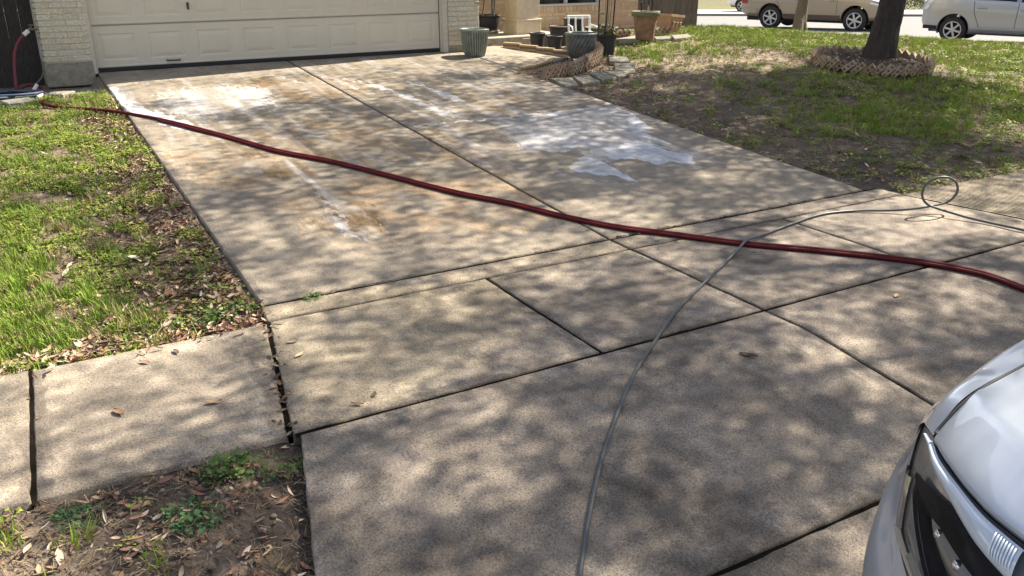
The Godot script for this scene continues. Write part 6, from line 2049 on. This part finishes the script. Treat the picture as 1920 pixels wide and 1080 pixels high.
	# bumper
	var bump := [
		v3([[-1.30, 0.80, 3.598], [-1.60, 0.80, 3.607], [-1.735, 0.812, 3.659], [-1.790, 0.735, 3.680], [-1.826, 0.635, 3.699], [-1.846, 0.586, 3.716], [-1.93, 0.570, 3.80], [-2.0, 0.570, 3.88], [-2.075, 0.572, 3.98], [-2.13, 0.578, 4.08], [-2.19, 0.585, 4.25], [-2.24, 0.59, 4.55]]),
		v3([[-1.30, 0.70, 3.57], [-1.57, 0.69, 3.565], [-1.67, 0.67, 3.59], [-1.755, 0.635, 3.63], [-1.815, 0.585, 3.67], [-1.865, 0.545, 3.71], [-1.95, 0.532, 3.79], [-2.03, 0.53, 3.88], [-2.10, 0.53, 3.985], [-2.16, 0.535, 4.10], [-2.23, 0.54, 4.28], [-2.28, 0.54, 4.55]]),
		v3([[-1.30, 0.60, 3.552], [-1.58, 0.595, 3.538], [-1.68, 0.575, 3.562], [-1.765, 0.545, 3.60], [-1.835, 0.505, 3.645], [-1.90, 0.475, 3.70], [-1.99, 0.46, 3.785], [-2.07, 0.455, 3.885], [-2.135, 0.455, 4.0], [-2.195, 0.455, 4.12], [-2.26, 0.455, 4.30], [-2.31, 0.455, 4.55]]),
		v3([[-1.30, 0.40, 3.55], [-1.57, 0.40, 3.537], [-1.69, 0.39, 3.565], [-1.785, 0.375, 3.605], [-1.86, 0.355, 3.655], [-1.93, 0.335, 3.715], [-2.02, 0.325, 3.80], [-2.10, 0.32, 3.90], [-2.16, 0.32, 4.01], [-2.22, 0.32, 4.13], [-2.28, 0.32, 4.31], [-2.325, 0.32, 4.55]]),
		v3([[-1.30, 0.12, 3.60], [-1.52, 0.12, 3.595], [-1.64, 0.10, 3.62], [-1.74, 0.09, 3.66], [-1.81, 0.08, 3.70], [-1.87, 0.07, 3.76], [-1.95, 0.06, 3.84], [-2.03, 0.06, 3.93], [-2.09, 0.06, 4.03], [-2.14, 0.06, 4.15], [-2.19, 0.06, 4.32], [-2.23, 0.06, 4.55]])]
	both("bumper", refine(bump, 60, 30), pm, T)
	# dark line round the foot of the lamp
	var foot: PackedVector3Array = refine(bump, 60, 30)[0]
	for s in 2:
		var ln := []
		for i in range(17, 60, 3):
			ln.append(foot[i] if s == 0 else Vector3(foot[i].x, foot[i].y, 2.0 * MID_Z - foot[i].z))
		put("lamp_seal", tube_mesh(ln, 0.005, 6, 0.02), M.rubber, T)
	# grille
	var gr := begin(false)
	box(gr, Vector3(-2.08, 0.72, MID_Z), Vector3(0.06, 0.30, 0.74), Transform3D(), 0.01)
	put("grille", done(gr), black, T)
	for k in 4:
		put("grille_bar", box_mesh(Vector3(0.05, 0.022, 0.72), 0.006, Vector3(-2.135, 0.63 + k * 0.062, MID_Z)), black, T)
	# cab and bed behind, seldom seen
	st = begin()
	var cab := []
	for e in [[-0.55, 1.06, 0.80], [-0.30, 1.10, 0.80], [0.45, 1.55, 0.66], [0.9, 1.60, 0.64], [2.0, 1.60, 0.64], [2.45, 1.50, 0.66], [2.55, 1.02, 0.80]]:
		cab.append(PackedVector3Array([Vector3(e[0], 0.98, MID_Z - 0.93), Vector3(e[0], lerpf(0.98, e[1], 0.2), MID_Z - lerpf(0.93, e[2], 0.2)), Vector3(e[0], e[1] - 0.05, MID_Z - e[2] - 0.03), Vector3(e[0], e[1], MID_Z - e[2] + 0.06), Vector3(e[0], e[1] + 0.02, MID_Z), Vector3(e[0], e[1], MID_Z + e[2] - 0.06), Vector3(e[0], e[1] - 0.05, MID_Z + e[2] + 0.03), Vector3(e[0], lerpf(0.98, e[1], 0.2), MID_Z + lerpf(0.93, e[2], 0.2)), Vector3(e[0], 0.98, MID_Z + 0.93)]))
	loft(st, cab)
	put("cab", done(st), pm, T)
	st = begin(false)
	box(st, Vector3(1.4, 0.60, MID_Z), Vector3(3.75, 0.78, 1.96), Transform3D(), 0.06)
	put("body_side", done(st), pm, T)
	st = begin(false)
	quad(st, Vector3(-0.33, 1.12, MID_Z - 0.74), Vector3(0.36, 1.53, MID_Z - 0.60), Vector3(0.36, 1.53, MID_Z + 0.60), Vector3(-0.33, 1.12, MID_Z + 0.74))
	put("windscreen", done(st), M.glass_dark, T)
	put("cowl", box_mesh(Vector3(0.30, 0.03, 1.6), 0.01, Vector3(-0.45, 1.055, MID_Z)), black, T)
	put("underside", box_mesh(Vector3(4.6, 0.2, 1.5), 0.0, Vector3(0.6, 0.22, MID_Z)), M.rubber, T)
	var alloy := mat(Color(0.45, 0.45, 0.46), 0.35, 0.7)
	for x in [-1.02, 2.15]:
		for s in [-1.0, 1.0]:
			wheel(T, Vector3(x, 0.165, MID_Z + s * 0.99), 0.385, 0.235, 5, s, alloy)

func shifted(p: PackedVector3Array, d: Vector3) -> PackedVector3Array:
	var o := PackedVector3Array()
	for v in p:
		o.append(v + d)
	return o

# ------------------------------------------------------------------ small plants and fallen leaves
func dead_leaf(sd: int) -> ArrayMesh:
	var r := RandomNumberGenerator.new()
	r.seed = sd
	var st := begin()
	var rows := []
	var curl := r.randf_range(-0.5, 0.9)
	for i in 6:
		var t: float = i / 5.0
		var w: float = 0.011 * sin(PI * clampf(t * 0.94 + 0.04, 0.0, 1.0))
		var z := (t - 0.5) * 0.055
		var y := curl * 0.012 * (4.0 * (t - 0.5) * (t - 0.5))
		rows.append(PackedVector3Array([Vector3(-w, y + 0.004, z), Vector3(0, y, z), Vector3(w, y + 0.004, z)]))
	loft(st, rows)
	return done(st)

func weed_plant(sd: int) -> ArrayMesh:
	var r := RandomNumberGenerator.new()
	r.seed = sd
	var st := begin()
	for i in 9:
		var a := TAU * i / 9.0 + r.randf_range(-0.4, 0.4)
		var out := r.randf_range(0.015, 0.055)
		var h := r.randf_range(0.012, 0.045)
		var l := r.randf_range(0.020, 0.034)
		var w := l * r.randf_range(0.36, 0.48)
		var d := Vector3(cos(a), 0, sin(a))
		var s := Vector3(-sin(a), 0, cos(a))
		var c := d * out + Vector3(0, h, 0)
		st.set_color(Color(1, 1, 1) * r.randf_range(0.75, 1.25))
		var tip := d * l + Vector3(0, r.randf_range(-0.012, 0.01), 0)
		var mid := c + d * l * 0.5 + Vector3(0, 0.005, 0)
		tri(st, c, mid + s * w, mid)
		tri(st, mid + s * w, c + tip, mid)
		tri(st, c, mid, mid - s * w)
		tri(st, mid, c + tip, mid - s * w)
		tri(st, Vector3.ZERO, c + s * 0.0015, c - s * 0.0015)
	return done(st)

func grass_tuft(sd: int, blades := 17, hgt := 0.066) -> ArrayMesh:
	var r := RandomNumberGenerator.new()
	r.seed = sd
	var st := begin()
	for i in blades:
		var a := r.randf() * TAU
		var d := Vector3(cos(a), 0, sin(a))
		var s := Vector3(-sin(a), 0, cos(a)) * r.randf_range(0.0016, 0.0028)
		var b := Vector3(r.randf_range(-0.03, 0.03), 0, r.randf_range(-0.03, 0.03))
		var h := hgt * r.randf_range(0.5, 1.15)
		var lean := r.randf_range(0.15, 0.75) * h
		st.set_color(Color(1, 1, 1) * r.randf_range(0.7, 1.3))
		var m := b + d * lean * 0.3 + Vector3(0, h * 0.6, 0)
		var t := b + d * lean + Vector3(0, h, 0)
		quad(st, b - s, b + s, m + s * 0.8, m - s * 0.8)
		tri(st, m - s * 0.8, m + s * 0.8, t)
	return done(st)

func lie(x: float, z: float, y: float, yaw: float, tilt: float, size: float, r: RandomNumberGenerator, slim := false) -> Transform3D:
	if slim:
		return Transform3D(Basis.from_euler(Vector3(r.randf_range(-tilt, tilt), yaw, r.randf_range(-tilt, tilt))).scaled_local(Vector3(r.randf_range(0.5, 1.15), r.randf_range(0.4, 1.6), r.randf_range(0.7, 1.3)) * size), Vector3(x, y, z))
	return Transform3D(Basis.from_euler(Vector3(r.randf_range(-tilt, tilt), yaw, r.randf_range(-tilt, tilt))).scaled(Vector3.ONE * size), Vector3(x, y, z))

func on_concrete(x: float, z: float) -> bool:
	if z < 0.02:
		if x > -2.50 and x < 2.72:
			return true
		return x >= 2.7 and z < -5.86 and x < 4.0 and (x - 2.7) * 0.5 < (-5.86 - z) * 0.9 and z > -8.0
	if z > 0.24 and z < 1.52:
		return true
	if z <= 0.25:
		return x > -2.5 and x < 2.85
	return x > -2.74 - 0.22 * (z - 1.52) and x < 3.1 + 0.3 * (z - 1.52)

func build_plants() -> void:
	var r := RandomNumberGenerator.new()
	r.seed = 99
	var weeds := [weed_plant(1), weed_plant(2), weed_plant(3)]
	var tufts := [grass_tuft(4), grass_tuft(5), grass_tuft(6, 16, 0.06)]
	var dl := [dead_leaf(1), dead_leaf(2), dead_leaf(7)]
	var wt := [[], [], []]
	var wc := [[], [], []]
	var gt := [[], [], []]
	var gc := [[], [], []]
	var lt := [[], [], []]
	var lc := [[], [], []]
	var browns := [Color(0.42, 0.35, 0.26), Color(0.20, 0.115, 0.06), Color(0.28, 0.19, 0.11), Color(0.33, 0.25, 0.17), Color(0.14, 0.075, 0.05), Color(0.24, 0.12, 0.075)]
	# x0, x1, z0, z1, tries a square metre, leaf size
	for zone in [[-6.8, -5.2, -6.9, 0.25, 800.0, 1.05], [-5.2, -2.47, -6.9, 0.27, 2300.0, 1.0], [-5.0, -2.6, 1.5, 2.9, 2600.0, 1.0], [2.66, 6.5, -6.0, 0.27, 750.0, 1.1], [6.5, 11.0, -7.6, 0.2, 650.0, 1.2], [2.9, 15.5, -10.0, -5.4, 900.0, 1.25], [11.0, 15.0, -5.4, -0.5, 500.0, 1.4]]:
		var n := int((zone[1] - zone[0]) * (zone[3] - zone[2]) * zone[4])
		for i in n:
			var x := r.randf_range(zone[0], zone[1])
			var z := r.randf_range(zone[2], zone[3])
			if on_concrete(x, z):
				continue
			var s := beyond(x, z)
			if s > 1.6 or (z < -7.35 and x < 3.0) or (z < -8.9 and x < 8.9 and x > 2.0):
				continue
			if zone[1] == 15.5 and (z > -6.0 and x < 6.5 or z > -7.6 and x < 11.0 and x > 6.5):
				continue
			if Vector2(x - 8.15, z + 4.38).length() < 0.86 and r.randf() > 0.12:
				continue
			var v := near(VEG, x, z, 3)
			var cl := n_soft.get_noise_2d(x * 2.2, z * 2.2)
			var y := land(x, z) + bumps(x, z)
			var kind := r.randf()
			var k := r.randi() % 3
			var sz: float = zone[5] * r.randf_range(0.7, 1.35)
			var far: float = smoothstep(3.0, 9.0, x)
			if kind < 0.42:
				if r.randf() < v[0] * clampf(0.55 + cl * 2.2, 0.0, 1.3):
					wt[k].append(lie(x, z, y, r.randf() * TAU, 0.25, sz * (0.78 if x < 0.0 else 0.85), r))
					var c := Color(0.12, 0.19, 0.033).lerp(Color(0.26, 0.29, 0.055), r.randf())
					wc[k].append(c * r.randf_range(0.65, 1.25))
			elif kind < 0.80:
				var dens: float = v[1] * clampf(0.75 + 0.4 * far + n_soft.get_noise_2d(x * 1.5 + 40.0, z * 1.5) * 1.4, 0.0, 1.2)
				if r.randf() < dens:
					gt[k].append(lie(x, z, y - 0.004, r.randf() * TAU, 0.2, sz * lerpf(1.05, 0.85, far), r))
					var c := Color(0.17, 0.28, 0.04).lerp(Color(0.31, 0.37, 0.06), r.randf() * lerpf(0.6, 0.9, far))
					if r.randf() < 0.16:
						c = Color(0.32, 0.26, 0.13)
					gc[k].append(c * r.randf_range(0.75, 1.25))
				elif r.randf() < 0.10:
					gt[2].append(lie(x, z, y - 0.006, r.randf() * TAU, 0.9, sz * 0.7, r))
					gc[2].append(Color(0.34, 0.26, 0.15) * r.randf_range(0.5, 1.1))
			else:
				var dens: float = pow(v[2], 1.5) * clampf(0.7 + cl * 1.6, 0.05, 1.4)
				if x > 3.2:
					dens *= 0.8
				if x < -2.5 and z > 1.4:
					dens = 0.75
				if r.randf() < dens * 0.9:
					lt[k].append(lie(x, z, y + r.randf_range(0.010, 0.026), r.randf() * TAU, 0.55, r.randf_range(0.7, 1.55) if x > -2.6 or z < 1.4 else r.randf_range(0.45, 1.25), r, true))
					lc[k].append(browns[r.randi() % 6] * r.randf_range(0.6, 1.5))
	# a drift of leaves along the lawn's edge at the pavement, some spilling over it
	for i in 620:
		var x := r.randf_range(-5.0, -2.48)
		var z := 0.24 - absf(r.randfn()) * 0.12
		if r.randf() < 0.06:
			z = 0.26 + r.randf() * 0.10
		var y := land(x, minf(z, 0.24)) + 0.02 if z < 0.25 else pave(z) + 0.006
		lt[i % 3].append(lie(x, z, y + r.randf() * 0.02, r.randf() * TAU, 0.5, r.randf_range(0.7, 1.4), r, true))
		lc[i % 3].append(browns[r.randi() % 6] * r.randf_range(0.7, 1.6))
	for i in 4200:
		# the brown strip down the side of the lawn
		var z := r.randf_range(-6.2, 0.1)
		var x := -2.50 - absf(r.randfn()) * lerpf(0.24, 0.50, smoothstep(-5.0, -0.5, z))
		lt[i % 3].append(lie(x, z, land(x, z) + bumps(x, z) + 0.01 + r.randf() * 0.015, r.randf() * TAU, 0.6, r.randf_range(0.5, 1.2), r, true))
		lc[i % 3].append(browns[r.randi() % 6] * r.randf_range(0.4, 1.3))
	for i in 420:
		# caught in the corner by the driveway
		var x := -2.52 - absf(r.randfn()) * 0.35
		var z := 0.20 - absf(r.randfn()) * 0.45
		lt[i % 3].append(lie(x, z, land(x, z) + 0.012 + r.randf() * 0.03, r.randf() * TAU, 0.7, r.randf_range(0.7, 1.4), r, true))
		lc[i % 3].append(browns[r.randi() % 6] * r.randf_range(0.6, 1.6))
	# straw, stalks and bits of leaf on the bare soil
	var stw := begin(false)
	box(stw, Vector3.ZERO, Vector3(0.0022, 0.0016, 0.045))
	var straw := done(stw)
	var sst := []
	var ssc := []
	for i in 9000:
		var x := r.randf_range(-4.2, -2.52)
		var z := r.randf_range(1.53, 2.7)
		if i % 3 == 1:
			z = r.randf_range(-2.6, 0.22)
			x = -2.5 - absf(r.randfn()) * 0.5
		elif i % 3 == 2:
			x = r.randf_range(-5.0, -2.5)
			z = r.randf_range(-6.5, 0.2)
		if on_concrete(x, z):
			continue
		sst.append(lie(x, z, land(x, z) + bumps(x, z) + 0.004 + r.randf() * 0.014, r.randf() * TAU, 0.35, r.randf_range(0.4, 1.3), r))
		ssc.append(Color(0.30, 0.23, 0.15).lerp(Color(0.10, 0.07, 0.045), r.randf()) * r.randf_range(0.6, 1.3))
	scatter("straw", straw, M.dry, sst, ssc)
	# crumbs in the joints
	for line in [[Vector2(-2.52, 0.28), Vector2(-2.77, 1.5), 46], [Vector2(-3.70, 0.3), Vector2(-3.74, 1.5), 6], [Vector2(-2.45, 0.0), Vector2(2.7, 0.0), 26], [Vector2(2.6, -7.0), Vector2(2.95, -6.85), 50]]:
		for i in line[2]:
			var q: Vector2 = line[0].lerp(line[1], r.randf())
			q += Vector2(r.randfn(), r.randfn()) * (0.022 if line[2] != 26 else 0.006)
			lt[i % 3].append(lie(q.x, q.y, pave(q.y) - 0.002, r.randf() * TAU, 0.5, r.randf_range(0.4, 1.0), r))
			lc[i % 3].append(browns[1 + r.randi() % 5] * r.randf_range(0.35, 0.9))
	# leaf litter caught between the pots and under the oak
	for i in 500:
		var a := r.randf() * TAU
		var q := Vector2(8.15, -4.38) + Vector2(cos(a), sin(a)) * sqrt(r.randf()) * 0.8
		if i % 2 == 0:
			q = Vector2(2.9, -5.1) + Vector2(r.randf() * 1.8, r.randf_range(-0.5, 0.3) - r.randf() * 0.5)
		if on_concrete(q.x, q.y):
			continue
		var y := land(q.x, q.y) + (0.10 if i % 2 == 1 else 0.02)
		lt[i % 3].append(lie(q.x, q.y, y, r.randf() * TAU, 0.6, r.randf_range(0.6, 1.3), r))
		lc[i % 3].append(browns[r.randi() % 6] * r.randf_range(0.6, 1.5))
	for k in 3:
		scatter("weeds", weeds[k], M.leaf, wt[k], wc[k])
		scatter("grass", tufts[k], M.leaf, gt[k], gc[k])
		scatter("fallen_leaves", dl[k], M.dry, lt[k], lc[k])
	# leaves lying singly on the concrete
	var single := [[-3.38, 0.94, 0.4, 1.5, "long brown leaf lying alone on the left pavement slab"], [-2.99, 1.06, 1.2, 1.4, "curled dry leaf on the shaded part of the left pavement slab"], [-2.50, 0.77, 2.2, 1.3, "dry leaf beside the leaf-filled joint of the pavement"], [-3.04, 0.41, 0.2, 1.2, "pale leaf near the grass edge of the left pavement slab"], [-2.43, 1.41, 0.9, 1.1, "small pale leaf near the lower joint of the first driveway slab"], [-0.51, 1.91, 0.6, 1.7, "dark leaf lying on the apron right of the grey hose"], [0.83, 1.76, 2.0, 1.4, "brown leaf on the apron beyond the truck, below the red hose"], [-2.49, 0.60, 1.4, 1.2, "tan leaf on the sunlit pavement corner by the joint"], [-2.33, 1.36, 2.6, 1.0, "thin twig-like leaf by the joint before the apron"], [-3.20, 0.46, 0.8, 1.1, "brown leaf on the left slab near the leaf drift"]]
	for i in single.size():
		var e: Array = single[i]
		var m := mat(browns[1 + i % 5] * (0.35 if i == 5 else 1.1), 0.8)
		var o := put("dry_leaf", dl[i % 3], m)
		o.position = Vector3(e[0], pave(e[1]) + 0.004, e[1])
		o.rotation.y = e[2]
		o.scale = Vector3.ONE * e[3]
		tag(o, e[4], "leaf", "dry leaves on the concrete")
	# weeds that stand out by themselves
	var big := [[-3.06, 1.62, 0.75, 24, "leafy green weed at the lower edge of the left slab", 0.085], [-3.62, 1.66, 0.6, 12, "small bluish weed in the verge at the left corner", 0.06], [-3.24, 1.86, 0.7, 18, "green weed in the shaded verge below the slab", 0.08], [-2.86, 1.66, 0.6, 12, "low weed in the corner of verge and apron", 0.09], [-2.60, -0.06, 0.8, 18, "weed at the corner of lawn and driveway", 0.10], [-2.83, 0.02, 0.9, 26, "spreading weed in the leaf drift above the left slab", 0.14], [-2.20, 0.006, 0.5, 8, "small weed growing in the long joint of the driveway", 0.06]]
	for i in big.size():
		var e: Array = big[i]
		var T := thing("weed", e[4], "weed", Vector3(e[0], land(e[0], e[1]), e[1]), 0.0)
		if i == 6:
			T.position.y = pave(0.0) - 0.01
		var ts := []
		var cs := []
		for k in e[3]:
			var a := r.randf() * TAU
			var d: float = sqrt(r.randf()) * e[5]
			ts.append(lie(cos(a) * d * 1.2, sin(a) * d, r.randf() * 0.06 * (1.0 - d / e[5]), r.randf() * TAU, 0.6, e[2] * r.randf_range(0.7, 1.3), r))
			cs.append((Color(0.05, 0.115, 0.04) if i in [1, 2] else Color(0.085, 0.155, 0.035)) * r.randf_range(0.7, 1.3))
		scatter("leaves", weeds[i % 3], M.leaf, ts, cs, T)
	# pebbles and crumbs of soil on the bare ground
	var pst := begin(false)
	box(pst, Vector3.ZERO, Vector3(0.014, 0.009, 0.011), Transform3D(), 0.003)
	var pm := done(pst)
	var pt := []
	var pc := []
	for i in 5200:
		var x := r.randf_range(2.7, 8.5)
		var z := r.randf_range(-6.8, 0.2)
		if i % 3 == 0:
			x = r.randf_range(-4.2, -2.5)
			z = r.randf_range(-1.5, 0.2) if i % 2 == 0 else r.randf_range(1.54, 2.8)
		if on_concrete(x, z):
			continue
		pt.append(lie(x, z, land(x, z) + bumps(x, z) + 0.002, r.randf() * TAU, 0.6, r.randf_range(0.4, 1.8), r))
		pc.append(Color(0.26, 0.20, 0.14).lerp(Color(0.07, 0.05, 0.035), r.randf()) * r.randf_range(0.7, 1.3))
	scatter("gravel", pm, M.dry, pt, pc)
	# white gravel between the pots
	var wpt := []
	var wpc := []
	for i in 1500:
		var x := r.randf_range(2.75, 5.3)
		var z := r.randf_range(-8.0, -5.2)
		if on_concrete(x, z) or z > -5.2 - (x - 2.7) * 0.75:
			continue
		wpt.append(lie(x, z, land(x, z) + bumps(x, z) + 0.006, r.randf() * TAU, 0.6, r.randf_range(0.8, 2.6), r))
		wpc.append(Color(0.50, 0.45, 0.38).lerp(Color(0.25, 0.18, 0.13), r.randf()))
	scatter("pebbles", pm, M.dry, wpt, wpc)
